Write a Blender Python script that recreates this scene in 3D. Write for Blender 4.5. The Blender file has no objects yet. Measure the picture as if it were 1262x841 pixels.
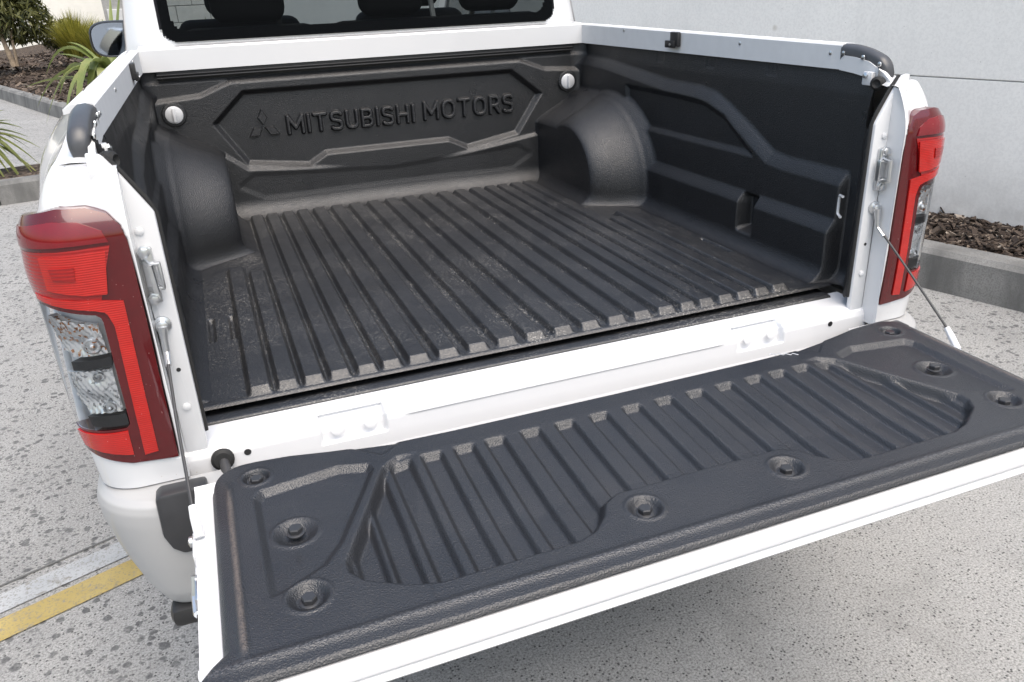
import bpy, bmesh, math, random
import numpy as np
from mathutils import Matrix, Vector
random.seed(7); rng = np.random.default_rng(7)
R = math.radians
scene = bpy.context.scene
COL = scene.collection

# ------------------------------------------------------------------ camera, sky, sun, exposure
cam_d = bpy.data.cameras.new('camera'); cam = bpy.data.objects.new('camera', cam_d); COL.objects.link(cam)
yaw, pitch, roll = 0.35648, 0.41576, -0.04362
f = Vector((math.sin(yaw)*math.cos(pitch), math.cos(yaw)*math.cos(pitch), -math.sin(pitch)))
r = Vector((math.cos(yaw), -math.sin(yaw), 0)); u = r.cross(f)
r2 = math.cos(roll)*r + math.sin(roll)*u; u2 = -math.sin(roll)*r + math.cos(roll)*u
cam.matrix_world = Matrix(((r2.x, u2.x, -f.x, -0.5877), (r2.y, u2.y, -f.y, -1.2859), (r2.z, u2.z, -f.z, 1.5082), (0, 0, 0, 1)))
cam_d.sensor_width = 36; cam_d.lens = 968.19/1262*36
cam_d.shift_x = -5.36/1262; cam_d.shift_y = -5.44/1262
cam_d.clip_start = 0.02; cam_d.clip_end = 600
scene.camera = cam

SUN_EL, SUN_AZ = R(66), R(170)      # azimuth measured from +Y towards +X: the veiled sun stands high behind the camera
world = bpy.data.worlds.new('World'); scene.world = world; world.use_nodes = True
wn = world.node_tree.nodes; wl = world.node_tree.links
bg = wn['Background']
sky = wn.new('ShaderNodeTexSky'); sky.sky_type = 'NISHITA'; sky.sun_disc = False
sky.sun_elevation = SUN_EL; sky.sun_rotation = SUN_AZ; sky.dust_density = 5; sky.air_density = 1.6; sky.ozone_density = 1.0
wl.new(sky.outputs[0], bg.inputs[0]); bg.inputs[1].default_value = 0.15
sd = bpy.data.lights.new('sun', 'SUN'); so = bpy.data.objects.new('sun', sd); COL.objects.link(so)
sd.energy = 1.5; sd.angle = R(55); sd.color = (1, 0.975, 0.945)
sv = Vector((math.sin(SUN_AZ)*math.cos(SUN_EL), math.cos(SUN_AZ)*math.cos(SUN_EL), math.sin(SUN_EL)))
so.rotation_euler = sv.to_track_quat('Z', 'Y').to_euler(); so.location = (0, -5, 12)
scene.view_settings.view_transform = 'Standard'; scene.view_settings.look = 'None'
scene.view_settings.exposure = 0.80; scene.view_settings.gamma = 1; scene.view_settings.use_curve_mapping = False
scene.cycles.max_bounces = 8; scene.cycles.transparent_max_bounces = 12

# ------------------------------------------------------------------ material helpers
class NT:
    def __init__(s, name):
        s.m = bpy.data.materials.new(name); s.m.use_nodes = True
        s.n = s.m.node_tree.nodes; s.l = s.m.node_tree.links; s.b = s.n['Principled BSDF']; s.out = s.n['Material Output']
        s.tc = s.n.new('ShaderNodeTexCoord')
    def set(s, **k):
        names = dict(base='Base Color', rough='Roughness', metal='Metallic', coat='Coat Weight', coatr='Coat Roughness', spec='Specular IOR Level', trans='Transmission Weight', ior='IOR', sheen='Sheen Weight', sss='Subsurface Weight')
        for a, v in k.items():
            i = s.b.inputs[names[a]]
            if isinstance(v, tuple): v = (*v[:3], 1)
            i.default_value = v
        return s
    def noise(s, scale, detail=4, rough=.55, dist=0, stretch=None):
        n = s.n.new('ShaderNodeTexNoise'); n.inputs['Scale'].default_value = scale; n.inputs['Detail'].default_value = detail
        n.inputs['Roughness'].default_value = rough; n.inputs['Distortion'].default_value = dist
        s.vec(n, stretch); return n.outputs['Fac']
    def vec(s, n, stretch=None):
        if stretch:
            mp = s.n.new('ShaderNodeMapping'); mp.inputs['Scale'].default_value = stretch
            s.l.new(s.tc.outputs['Object'], mp.inputs['Vector']); s.l.new(mp.outputs[0], n.inputs['Vector'])
        else: s.l.new(s.tc.outputs['Object'], n.inputs['Vector'])
    def voro(s, scale, feature='F1', rand=1.0, out='Distance', stretch=None):
        n = s.n.new('ShaderNodeTexVoronoi'); n.feature = feature; n.inputs['Scale'].default_value = scale; n.inputs['Randomness'].default_value = rand
        s.vec(n, stretch); return n.outputs[out]
    def ramp(s, fac, stops):
        n = s.n.new('ShaderNodeValToRGB'); e = n.color_ramp.elements
        while len(e) < len(stops): e.new(.5)
        for i, (p, c) in enumerate(stops):
            e[i].position = p; e[i].color = (c, c, c, 1) if not isinstance(c, tuple) else (*c, 1)
        s.l.new(fac, n.inputs[0]); return n.outputs[0]
    def mix(s, fac, a, b, mode='MIX'):
        n = s.n.new('ShaderNodeMix'); n.data_type = 'RGBA'; n.blend_type = mode
        for sock, v in ((0, fac), (6, a), (7, b)):
            if hasattr(v, 'links'): s.l.new(v, n.inputs[sock])
            else: n.inputs[sock].default_value = v if sock == 0 else (*v, 1)
        return n.outputs[2]
    def math(s, op, a, b=0.0):
        n = s.n.new('ShaderNodeMath'); n.operation = op
        for i, v in enumerate((a, b)):
            if hasattr(v, 'links'): s.l.new(v, n.inputs[i])
            else: n.inputs[i].default_value = v
        return n.outputs[0]
    def sep(s):
        n = s.n.new('ShaderNodeSeparateXYZ'); s.l.new(s.tc.outputs['Object'], n.inputs[0]); return n.outputs
    def base(s, c): s.l.new(c, s.b.inputs['Base Color']); return s
    def rough(s, c): s.l.new(c, s.b.inputs['Roughness']); return s
    def bump(s, h, strength=.3, dist=.01):
        n = s.n.new('ShaderNodeBump'); n.inputs['Strength'].default_value = strength; n.inputs['Distance'].default_value = dist
        s.l.new(h, n.inputs['Height'])
        p = getattr(s, '_bump', None)
        if p: s.l.new(p, n.inputs['Normal'])
        s._bump = n.outputs[0]; s.l.new(n.outputs[0], s.b.inputs['Normal']); return s

def simple(name, base, rough=.5, metal=0, coat=0, spec=.5, vary=.12, scale=30):
    t = NT(name).set(rough=rough, metal=metal, coat=coat, spec=spec)
    n = t.noise(scale, 4); lo = tuple(c*(1-vary) for c in base); hi = tuple(min(1, c*(1+vary)) for c in base)
    t.base(t.ramp(n, [(.3, lo), (.7, hi)])); return t.m

def mat_paint():
    t = NT('white_paint').set(rough=.32, coat=1.0, coatr=.04)
    n = t.noise(3, 3); spk = t.voro(55); dirt = t.math('MULTIPLY', t.ramp(spk, [(.03, 1.0), (.07, 0.0)]), t.ramp(t.noise(9, 2), [(.52, 0.), (.62, .55)]))
    c = t.ramp(n, [(.3, (.635, .645, .66)), (.7, (.67, .675, .685))])
    t.base(t.mix(dirt, c, (.42, .38, .33))); return t.m
def mat_bumper():
    t = NT('bumper_paint').set(rough=.45, coat=.4, coatr=.15)
    n = t.noise(5, 3); t.base(t.ramp(n, [(.3, (.33, .335, .34)), (.7, (.37, .37, .37))])); return t.m
def mat_liner(name, base, dust, grain=1.0, rough=.42):
    t = NT(name).set(spec=.72)
    v = t.voro(520, 'SMOOTH_F1'); nz = t.noise(900, 2, .6)
    h = t.math('ADD', v, t.math('MULTIPLY', nz, .5))
    t.bump(h, .55*grain, .0016)
    big = t.noise(5, 5, .6); c = t.ramp(big, [(.3, tuple(k*.85 for k in base)), (.7, tuple(k*1.18 for k in base))])
    # scuffs: short light scratches
    sc = t.noise(60, 3, .7, 1.5, (1, .08, 1)); scf = t.math('MULTIPLY', t.ramp(sc, [(.68, 0.), (.76, 1.)]), t.ramp(t.noise(7, 3), [(.5, 0.), (.66, .16)]))
    c = t.mix(scf, c, (.14, .14, .145))
    if dust:
        patch = t.ramp(t.noise(6.5, 5, .62, .4), [(.45, .0), (.68, 1.)])
        fine = t.ramp(t.noise(230, 3, .75), [(.54, 0.), (.66, 1.)])
        spk = t.ramp(t.voro(120), [(.14, 1.), (.28, 0.)])
        spk2 = t.math('MULTIPLY', spk, t.ramp(t.noise(40, 2), [(.52, 0.), (.6, 1.)]))
        d = t.math('ADD', t.math('MULTIPLY', fine, t.math('ADD', patch, .12)), t.math('MULTIPLY', spk2, t.math('ADD', patch, .08)))
        val = t.ramp(t.math('MULTIPLY', t.math('SUBTRACT', t.sep()[2], .84), 50), [(.35, 1.0), (.85, .42)])
        edge = t.ramp(t.math('ABSOLUTE', t.sep()[0]), [(.60, 1.0), (.625, .38)])
        d = t.math('MINIMUM', t.math('MULTIPLY', t.math('MULTIPLY', t.math('MULTIPLY', d, dust), val), edge), .8)
        c = t.mix(d, c, (.29, .28, .26))
    if name.startswith('tailgate'):
        ax = t.math('ABSOLUTE', t.sep()[0]); band = t.ramp(t.math('MULTIPLY', t.math('ABSOLUTE', t.math('SUBTRACT', ax, .6535)), 100), [(.12, 1.), (.55, 0.)])
        inside = t.ramp(t.math('ADD', t.sep()[1], .62), [(.055, 0.), (.075, 1.), (.36, 1.), (.40, 0.)])
        w = t.math('MULTIPLY', t.math('MULTIPLY', band, inside), t.ramp(t.noise(240, 3, .7), [(.35, .25), (.6, .85)])); c = t.mix(w, c, (.115, .095, .082))
        bd2 = t.ramp(t.math('MULTIPLY', t.math('ABSOLUTE', t.math('ADD', t.sep()[1], .573)), 100), [(.15, 1.), (.75, 0.)])
        w2 = t.math('MULTIPLY', bd2, t.ramp(t.noise(300, 3, .75), [(.45, 0.), (.62, .55)])); c = t.mix(w2, c, (.13, .13, .135))
        streak = t.math('MULTIPLY', t.ramp(t.noise(90, 2, .5, .3, (1, .10, 1)), [(.64, 0.), (.70, 1.)]), t.ramp(t.noise(6, 2), [(.5, 0.), (.62, .8)])); c = t.mix(streak, c, (.010, .010, .011))
    t.base(c)
    t.rough(t.ramp(t.noise(11, 5, .6), [(.3, rough-.06), (.7, rough+.09)])); return t.m
def mat_concrete():
    t = NT('aggregate_concrete').set(spec=.3)
    big = t.noise(.9, 6, .6); med = t.noise(7, 6, .65); fine = t.noise(170, 3, .75)
    c = t.ramp(big, [(.3, (.25, .251, .248)), (.7, (.325, .325, .318))])
    c = t.mix(t.ramp(med, [(.35, .0), (.75, .35)]), c, (.34, .335, .32))
    c = t.mix(t.ramp(fine, [(.40, .8), (.5, 0.)]), c, (.13, .13, .125))
    c = t.mix(t.ramp(fine, [(.56, 0.), (.66, .7)]), c, (.46, .45, .43))
    damp = t.ramp(t.noise(3.3, 6, .7, .3), [(.52, 0.), (.66, .32)]); c = t.mix(damp, c, (.15, .15, .147))
    # tiny black aggregate flecks
    fl = t.ramp(t.voro(75), [(.17, 1.), (.26, 0.)]); flm = t.ramp(t.noise(12, 3), [(.36, 0.), (.50, .95)])
    c = t.mix(t.math('MULTIPLY', fl, flm), c, (.06, .06, .06))
    # dark round drip stains, denser to the left and by the kerb
    x = t.sep()[0]
    den = t.math('MAXIMUM', t.ramp(t.math('MULTIPLY', x, -1.0), [(.3, 0.), (.9, 1.)]), t.ramp(t.math('MULTIPLY', x, .4), [(.76, 0.), (.96, 1.)]))
    n = t.n.new('ShaderNodeTexVoronoi'); n.inputs['Scale'].default_value = 34
    nn = t.n.new('ShaderNodeTexNoise'); nn.inputs['Scale'].default_value = 22; nn.inputs['Detail'].default_value = 3; t.vec(nn)
    vm = t.n.new('ShaderNodeVectorMath'); vm.operation = 'MULTIPLY_ADD'; vm.inputs[1].default_value = (.03, .03, .03)
    t.l.new(nn.outputs['Color'], vm.inputs[0]); t.l.new(t.tc.outputs['Object'], vm.inputs[2]); t.l.new(vm.outputs[0], n.inputs['Vector'])
    wn2 = t.n.new('ShaderNodeSeparateColor'); t.l.new(n.outputs['Color'], wn2.inputs[0])
    size = t.math('MULTIPLY', t.math('POWER', wn2.outputs[0], 1.0), .40)
    size = t.math('MULTIPLY', size, t.math('ADD', t.math('MULTIPLY', den, .95), .42))
    st = t.ramp(t.math('SUBTRACT', size, n.outputs['Distance']), [(.0, 0.), (.13, 1.)])
    gate = t.math('ADD', t.math('MULTIPLY', den, .85), t.ramp(t.noise(2.2, 2), [(.5, 0.), (.6, .5)]))
    st = t.math('MULTIPLY', st, t.math('MINIMUM', gate, 1.0))
    st = t.math('MULTIPLY', st, t.ramp(t.noise(55, 3), [(.3, .55), (.6, .92)]))
    c = t.mix(st, c, (.075, .076, .078))
    n2 = t.ramp(t.voro(52), [(.16, .9), (.34, 0.)]); g2 = t.math('MULTIPLY', n2, t.ramp(t.noise(3.1, 3), [(.40, 0.), (.56, 1.)]))
    c = t.mix(t.math('MULTIPLY', g2, t.math('ADD', t.math('MULTIPLY', den, .8), .15)), c, (.11, .11, .11))
    t.base(c); t.set(rough=.9)
    t.bump(fine, .35, .004); return t.m
def mat_kerb():
    t = NT('kerb_concrete').set(rough=.9, spec=.25)
    n = t.noise(3, 6, .65); fine = t.noise(140, 3, .7)
    c = t.ramp(n, [(.3, (.15, .15, .148)), (.7, (.27, .267, .258))])
    st = t.ramp(t.noise(5, 4, .6, 0, (1, 1, .25)), [(.42, 0.), (.66, .75)])
    c = t.mix(st, c, (.085, .085, .085)); c = t.mix(t.ramp(fine, [(.4, .6), (.52, 0.)]), c, (.12, .12, .11))
    t.base(c); t.bump(fine, .3, .004); return t.m
def mat_wall():
    t = NT('precast_concrete').set(rough=.85, spec=.3)
    n = t.noise(1.3, 6, .6); f2 = t.noise(60, 4, .7)
    c = t.ramp(n, [(.3, (.76, .75, .725)), (.7, (.83, .82, .79))])
    c = t.mix(t.ramp(f2, [(.42, .35), (.55, 0.)]), c, (.64, .63, .61))
    spot = t.ramp(t.voro(2.1), [(.03, .5), (.06, 0.)]); c = t.mix(spot, c, (.42, .38, .32))
    run = t.ramp(t.noise(4, 4, .6, 0, (1, 1, .12)), [(.55, 0.), (.75, .3)]); c = t.mix(run, c, (.60, .60, .58))
    pore = t.math('MULTIPLY', t.ramp(t.voro(26), [(.05, 1.), (.09, 0.)]), t.ramp(t.noise(5, 3), [(.5, 0.), (.6, .8)])); c = t.mix(pore, c, (.40, .39, .37))
    splash = t.math('MULTIPLY', t.ramp(t.math('MULTIPLY', t.sep()[2], 1.0), [(.18, .55), (.55, 0.)]), t.ramp(t.noise(9, 5, .65), [(.35, .3), (.65, 1.)])); c = t.mix(splash, c, (.40, .385, .36))
    t.base(c); t.bump(f2, .2, .003); return t.m
def mat_line(name, a, b):
    t = NT(name).set(rough=.7, spec=.3)
    n = t.noise(28, 5, .7); fine = t.noise(150, 3, .7)
    c = t.ramp(t.noise(6, 4), [(.3, a), (.7, b)])
    c = t.mix(t.ramp(n, [(.55, 0.), (.66, .85)]), c, (.20, .19, .17)); c = t.mix(t.ramp(fine, [(.38, .6), (.48, 0.)]), c, (.17, .16, .13))
    t.base(c); t.bump(fine, .3, .003); return t.m
def mat_lens(name, base, rough=.12, lines=None):
    t = NT(name).set(rough=rough, coat=.6, coatr=.02, spec=.4)
    n = t.noise(40, 3); c = t.ramp(n, [(.3, tuple(k*.85 for k in base)), (.7, base)])
    spk = t.ramp(t.voro(120), [(.05, .6), (.1, 0.)]); spm = t.math('MULTIPLY', spk, t.ramp(t.noise(20, 2), [(.5, 0.), (.6, 1.)]))
    c = t.mix(spm, c, (.55, .35, .33)); t.base(c)
    if lines:
        w = t.n.new('ShaderNodeTexWave'); w.inputs['Scale'].default_value = lines; w.bands_direction = 'Z'; t.vec(w)
        t.bump(w.outputs['Fac'], .25, .002)
    return t.m
def mat_reflector(name, tint):
    t = NT(name).set(metal=.55, rough=.2, coat=1)
    v = t.voro(230, 'F1', 1.0, 'Color'); s = t.n.new('ShaderNodeSeparateColor'); t.l.new(v, s.inputs[0])
    c = t.ramp(s.outputs[0], [(.0, tuple(k*.6 for k in tint)), (.13, tint), (.20, (.95, .95, .95)), (1., (.98, .98, .98))])
    t.base(c); return t.m
def mat_glass(name, tint, refl=1.45):
    t = NT(name); n = t.n; t.n.remove(t.b)
    tr = n.new('ShaderNodeBsdfTransparent'); tr.inputs[0].default_value = (*tint, 1)
    gl = n.new('ShaderNodeBsdfGlossy'); gl.inputs['Roughness'].default_value = .01
    fr = n.new('ShaderNodeFresnel'); fr.inputs[0].default_value = refl
    mx = n.new('ShaderNodeMixShader'); t.l.new(fr.outputs[0], mx.inputs[0]); t.l.new(tr.outputs[0], mx.inputs[1]); t.l.new(gl.outputs[0], mx.inputs[2])
    t.l.new(mx.outputs[0], t.out.inputs[0]); return t.m
def mat_leaf(name, a, b, rough=.45):
    t = NT(name).set(rough=rough, spec=.4)
    oi = t.n.new('ShaderNodeNewGeometry'); c = t.ramp(oi.outputs['Random Per Island'], [(0., a), (1., b)]); t.base(c)
    tl = t.n.new('ShaderNodeBsdfTranslucent'); t.l.new(c, tl.inputs[0]); mx = t.n.new('ShaderNodeMixShader'); mx.inputs[0].default_value = .3
    t.l.new(t.b.outputs[0], mx.inputs[1]); t.l.new(tl.outputs[0], mx.inputs[2]); t.l.new(mx.outputs[0], t.out.inputs[0]); return t.m
def mat_blade(name, a, b):
    t = NT(name).set(rough=.4, spec=.45)
    n = t.noise(6, 3); st = t.noise(60, 2, .5, 0, (1, 1, .1)); c = t.mix(st, a, b); c = t.mix(t.ramp(n, [(.55, 0.), (.8, .6)]), c, (.33, .28, .12)); t.base(c)
    tl = t.n.new('ShaderNodeBsdfTranslucent'); t.l.new(c, tl.inputs[0]); mx = t.n.new('ShaderNodeMixShader'); mx.inputs[0].default_value = .3
    t.l.new(t.b.outputs[0], mx.inputs[1]); t.l.new(tl.outputs[0], mx.inputs[2]); t.l.new(mx.outputs[0], t.out.inputs[0]); return t.m
def mat_soil():
    t = NT('mulch_soil').set(rough=.95, spec=.2)
    v = t.voro(34, 'F1', 1, 'Color'); s = t.n.new('ShaderNodeSeparateColor'); t.l.new(v, s.inputs[0])
    t.base(t.ramp(s.outputs[0], [(0, (.02, .016, .013)), (.6, (.06, .045, .035)), (1, (.14, .11, .085))])); t.bump(t.voro(34), .8, .02); return t.m
def mat_chip():
    t = NT('bark_chip').set(rough=.85, spec=.25)
    oi = t.n.new('ShaderNodeNewGeometry')
    t.base(t.ramp(oi.outputs['Random Per Island'], [(0, (.018, .014, .012)), (.45, (.050, .036, .028)), (.8, (.095, .072, .056)), (.94, (.17, .135, .105)), (1, (.36, .31, .26))])); return t.m

M = dict(
    paint=mat_paint(), bumper=mat_bumper(),
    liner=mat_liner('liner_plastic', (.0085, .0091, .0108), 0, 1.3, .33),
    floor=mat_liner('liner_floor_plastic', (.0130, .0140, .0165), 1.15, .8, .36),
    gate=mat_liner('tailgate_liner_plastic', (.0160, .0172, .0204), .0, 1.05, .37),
    black=simple('black_plastic', (.018, .018, .019), .45), trim=simple('satin_black_trim', (.03, .031, .034), .35),
    cap=simple('grey_cap_plastic', (.05, .052, .057), .38), rubber=simple('black_rubber', (.012, .012, .012), .7),
    steel=simple('zinc_steel', (.62, .63, .64), .3, 1.0), cable=simple('steel_cable', (.035, .035, .037), .5, .0),
    chrome=simple('polished_steel', (.85, .85, .86), .12, 1.0, vary=.03), knob=simple('knob_plastic', (.55, .56, .58), .3),
    concrete=mat_concrete(), kerb=mat_kerb(), wall=mat_wall(), soil=mat_soil(), chip=mat_chip(),
    yellow=mat_line('worn_yellow_paint', (.32, .245, .085), (.40, .315, .125)), white=mat_line('worn_white_paint', (.31, .325, .335), (.42, .43, .44)),
    lens_dark=mat_lens('dark_red_lens', (.085, .0015, .003)), lens_red=mat_lens('red_lens', (.30, .0045, .004), .15, 60), lens_bright=mat_lens('bright_red_lens', (.44, .010, .006), .2, 90),
    lens_pink=mat_lens('upper_red_lens', (.17, .004, .008)),
    amber=mat_reflector('amber_reflector', (.75, .33, .14)), silver=mat_reflector('silver_reflector', (.55, .55, .56)),
    clear=mat_glass('clear_lens', (.93, .94, .95)), tint=mat_glass('tinted_window', (.36, .38, .38), 1.14), frit=simple('black_glass_border', (.006, .005, .006), .12, spec=.15), screen=mat_glass('windscreen_glass', (.85, .88, .87)),
    mirror=simple('mirror_glass', (.42, .48, .56), .03, 1.0, vary=.01), seat=simple('dark_seat_fabric', (.012, .011, .012), .85),
    interior=simple('cabin_trim', (.016, .016, .017), .7), block=None, joint=simple('joint_sealant', (.12, .12, .115), .8),
    render=simple('cream_render', (.78, .76, .70), .85, vary=.04, scale=4), tyre=simple('tyre_rubber', (.02, .02, .02), .8), rim=simple('alloy_rim', (.5, .5, .52), .3, 1.0),
    bark=simple('pale_bark', (.27, .21, .15), .9, vary=.35, scale=14),
    rail=simple('satin_white_rail', (.64, .65, .66), .6, vary=.03, spec=.3),
    mortar=simple('grey_mortar', (.30, .30, .29), .9),
    housing=simple('pale_lamp_housing', (.72, .73, .74), .25),
    leaf_dark=mat_leaf('olive_leaf', (.030, .038, .012), (.16, .16, .055)), leaf_yel=mat_leaf('golden_grass', (.12, .13, .02), (.42, .38, .07)),
    blade=mat_blade('flax_blade', (.14, .19, .05), (.26, .29, .10)), blade2=mat_blade('dark_flax_blade', (.07, .10, .028), (.20, .21, .06)),
)
M['block'] = simple('painted_block', (.50, .51, .51), .8, vary=.08, scale=8)

# ------------------------------------------------------------------ mesh helpers
def mesh_obj(name, V, F, mat, parent=None, smooth=True, sharp=None):
    me = bpy.data.meshes.new(name); me.from_pydata([tuple(map(float, v)) for v in V], [], [tuple(map(int, q)) for q in F]); me.validate()
    if mat: me.materials.append(mat)
    o = bpy.data.objects.new(name, me); COL.objects.link(o)
    if smooth:
        me.shade_smooth()
        if sharp: me.set_sharp_from_angle(angle=R(sharp))
    attach(o, parent); return o
def attach(o, parent):
    if parent is not None:
        o.parent = parent; o.matrix_parent_inverse = Matrix.Translation(-parent_world(parent))
def parent_world(p):
    v = Vector(p.location)
    q = p
    while q.parent is not None: q = q.parent
    return Vector(q.location) if p.type == 'EMPTY' else Vector((0, 0, 0))
def grid_faces(nu, nv, flip=False):
    i = np.arange(nu-1)[:, None]*nv + np.arange(nv-1)[None, :]
    q = np.stack([i, i+nv, i+nv+1, i+1], -1).reshape(-1, 4)
    return q[:, ::-1] if flip else q
def grid(name, X, Y, Z, mat, parent=None, flip=False, keep=None, smooth=True, sharp=None):
    nu, nv = X.shape; V = np.stack([X, Y, Z], -1).reshape(-1, 3); F = grid_faces(nu, nv, flip)
    if keep is not None:
        k = keep.reshape(-1)[F].all(1); F = F[k]
    me = bpy.data.meshes.new(name)
    me.vertices.add(len(V)); me.vertices.foreach_set('co', V.astype(np.float32).ravel())
    me.loops.add(F.size); me.loops.foreach_set('vertex_index', F.astype(np.int32).ravel())
    me.polygons.add(len(F)); me.polygons.foreach_set('loop_start', np.arange(0, F.size, 4, dtype=np.int32)); me.polygons.foreach_set('loop_total', np.full(len(F), 4, np.int32))
    me.update(calc_edges=True); me.validate()
    if keep is not None:
        bm = bmesh.new(); bm.from_mesh(me); bmesh.ops.delete(bm, geom=[v for v in bm.verts if not v.link_faces], context='VERTS'); bm.to_mesh(me); bm.free()
    if mat: me.materials.append(mat)
    if smooth:
        me.shade_smooth()
        if sharp: me.set_sharp_from_angle(angle=R(sharp))
    o = bpy.data.objects.new(name, me); COL.objects.link(o); attach(o, parent); return o
def bm_obj(name, bm, mat, parent=None, smooth=True, sharp=35):
    me = bpy.data.meshes.new(name); bmesh.ops.recalc_face_normals(bm, faces=bm.faces); bm.to_mesh(me); bm.free()
    if mat: me.materials.append(mat)
    if smooth: me.shade_smooth(); me.set_sharp_from_angle(angle=R(sharp))
    o = bpy.data.objects.new(name, me); COL.objects.link(o); attach(o, parent); return o
def add_box(bm, c, s, bev=0, rot=None, seg=2):
    mt = Matrix.Translation(c) @ (rot.to_4x4() if rot else Matrix()) @ Matrix.Diagonal((*s, 1))
    v = bmesh.ops.create_cube(bm, size=1, matrix=mt)['verts']
    if bev:
        e = list({e for q in v for e in q.link_edges})
        bmesh.ops.bevel(bm, geom=e, offset=bev, segments=seg, affect='EDGES', profile=.5)
def box(name, c, s, mat, parent=None, bev=0, rot=None, seg=2):
    bm = bmesh.new(); add_box(bm, c, s, bev, rot, seg); return bm_obj(name, bm, mat, parent)
def add_tube(bm, pts, rad, n=10, cap=True):
    pts = [Vector(p) for p in pts]; rings = []
    rr = rad if hasattr(rad, '__len__') else [rad]*len(pts)
    for i, p in enumerate(pts):
        d = (pts[min(i+1, len(pts)-1)]-pts[max(i-1, 0)]).normalized()
        a = d.orthogonal().normalized() if i == 0 else (a - d*a.dot(d)).normalized()
        b = d.cross(a); rings.append([bm.verts.new(p+rr[i]*(math.cos(2*math.pi*k/n)*a+math.sin(2*math.pi*k/n)*b)) for k in range(n)])
    for i in range(len(rings)-1):
        for k in range(n): bm.faces.new((rings[i][k], rings[i][(k+1) % n], rings[i+1][(k+1) % n], rings[i+1][k]))
    if cap: bm.faces.new(rings[0][::-1]); bm.faces.new(rings[-1])
def tube(name, pts, rad, mat, parent=None, n=10):
    bm = bmesh.new(); add_tube(bm, pts, rad, n); return bm_obj(name, bm, mat, parent)
def add_lathe(bm, prof, c, axis, n=24):
    axis = Vector(axis).normalized(); a = axis.orthogonal().normalized(); b = axis.cross(a); c = Vector(c); rings = []
    for (rad, h) in prof:
        rings.append([bm.verts.new(c+axis*h+rad*(math.cos(2*math.pi*k/n)*a+math.sin(2*math.pi*k/n)*b)) for k in range(n)])
    for i in range(len(rings)-1):
        for k in range(n): bm.faces.new((rings[i][k], rings[i][(k+1) % n], rings[i+1][(k+1) % n], rings[i+1][k]))
    bm.faces.new(rings[0][::-1]); bm.faces.new(rings[-1])
def lathe(name, prof, c, axis, mat, parent=None, n=24, sharp=35):
    bm = bmesh.new(); add_lathe(bm, prof, c, axis, n); return bm_obj(name, bm, mat, parent, sharp=sharp)
def add_prism(bm, poly, fn, d0, d1):
    """polygon (a,b) extruded between depth d0 and d1; fn(a,b,d) gives xyz"""
    lo = [bm.verts.new(fn(a, b, d0)) for a, b in poly]; hi = [bm.verts.new(fn(a, b, d1)) for a, b in poly]; n = len(poly)
    fs = [bm.faces.new(lo[::-1]), bm.faces.new(hi)]
    for k in range(n): bm.faces.new((lo[k], lo[(k+1) % n], hi[(k+1) % n], hi[k]))
    return lo, hi
def prism(name, poly, fn, d0, d1, mat, parent=None, bev=0, seg=2):
    bm = bmesh.new(); add_prism(bm, poly, fn, d0, d1); bmesh.ops.recalc_face_normals(bm, faces=bm.faces)
    if bev: bmesh.ops.bevel(bm, geom=list(bm.edges), offset=bev, segments=seg, affect='EDGES', profile=.5, clamp_overlap=True)
    return bm_obj(name, bm, mat, parent)
def tag(o, label=None, cat=None, group=None, kind=None):
    if label: o['label'] = label
    if cat: o['category'] = cat
    if group: o['group'] = group
    if kind: o['kind'] = kind
    return o
def empty(name, loc):
    o = bpy.data.objects.new(name, None); COL.objects.link(o); o.location = loc; o.empty_display_size = .2; return o
def sstep(a, b, x):
    t = np.clip((x-a)/(b-a), 0, 1); return t*t*(3-2*t)
def lstep(a, b, x, r=.25):
    """linear ramp a..b with softly rounded corners"""
    t = (x-a)/(b-a); s = np.clip(t, 0, 1); return (1-r)*s + r*(s*s*(3-2*s))
def sdpoly(x, y, poly):
    """signed distance, positive inside"""
    P = np.array(poly, float); n = len(P); d = np.full(x.shape, 1e9); ins = np.zeros(x.shape, bool)
    for i in range(n):
        a = P[i]; b = P[(i+1) % n]; e = b-a; wx = x-a[0]; wy = y-a[1]
        t = np.clip((wx*e[0]+wy*e[1])/(e@e), 0, 1); d = np.minimum(d, (wx-e[0]*t)**2+(wy-e[1]*t)**2)
        c = ((a[1] <= y) & (b[1] > y)) | ((b[1] <= y) & (a[1] > y))
        with np.errstate(divide='ignore', invalid='ignore'):
            xi = a[0]+(y-a[1])/(b[1]-a[1] if b[1] != a[1] else 1e-12)*e[0]
        ins ^= c & (x < xi)
    d = np.sqrt(d); return np.where(ins, d, -d)
def mirror_poly(h):  # half polygon with x<=0, ordered; adds its mirror image
    return list(h) + [(-a, b) for a, b in reversed(h) if abs(a) > 1e-6]

# ================================================================== SETTING
def structure(o): o['kind'] = 'structure'; return o
gx = np.array([-300, -60, -20, -8, -4, -2, 0, 2, 4, 8, 20, 60, 300.]); gy = np.array([-300, -60, -20, -8, -3, 0, 3, 6, 10, 16, 30, 80, 400.])
GX, GY = np.meshgrid(gx, gy, indexing='ij')
structure(grid('ground', GX, GY, np.zeros_like(GX), M['concrete']))

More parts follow.
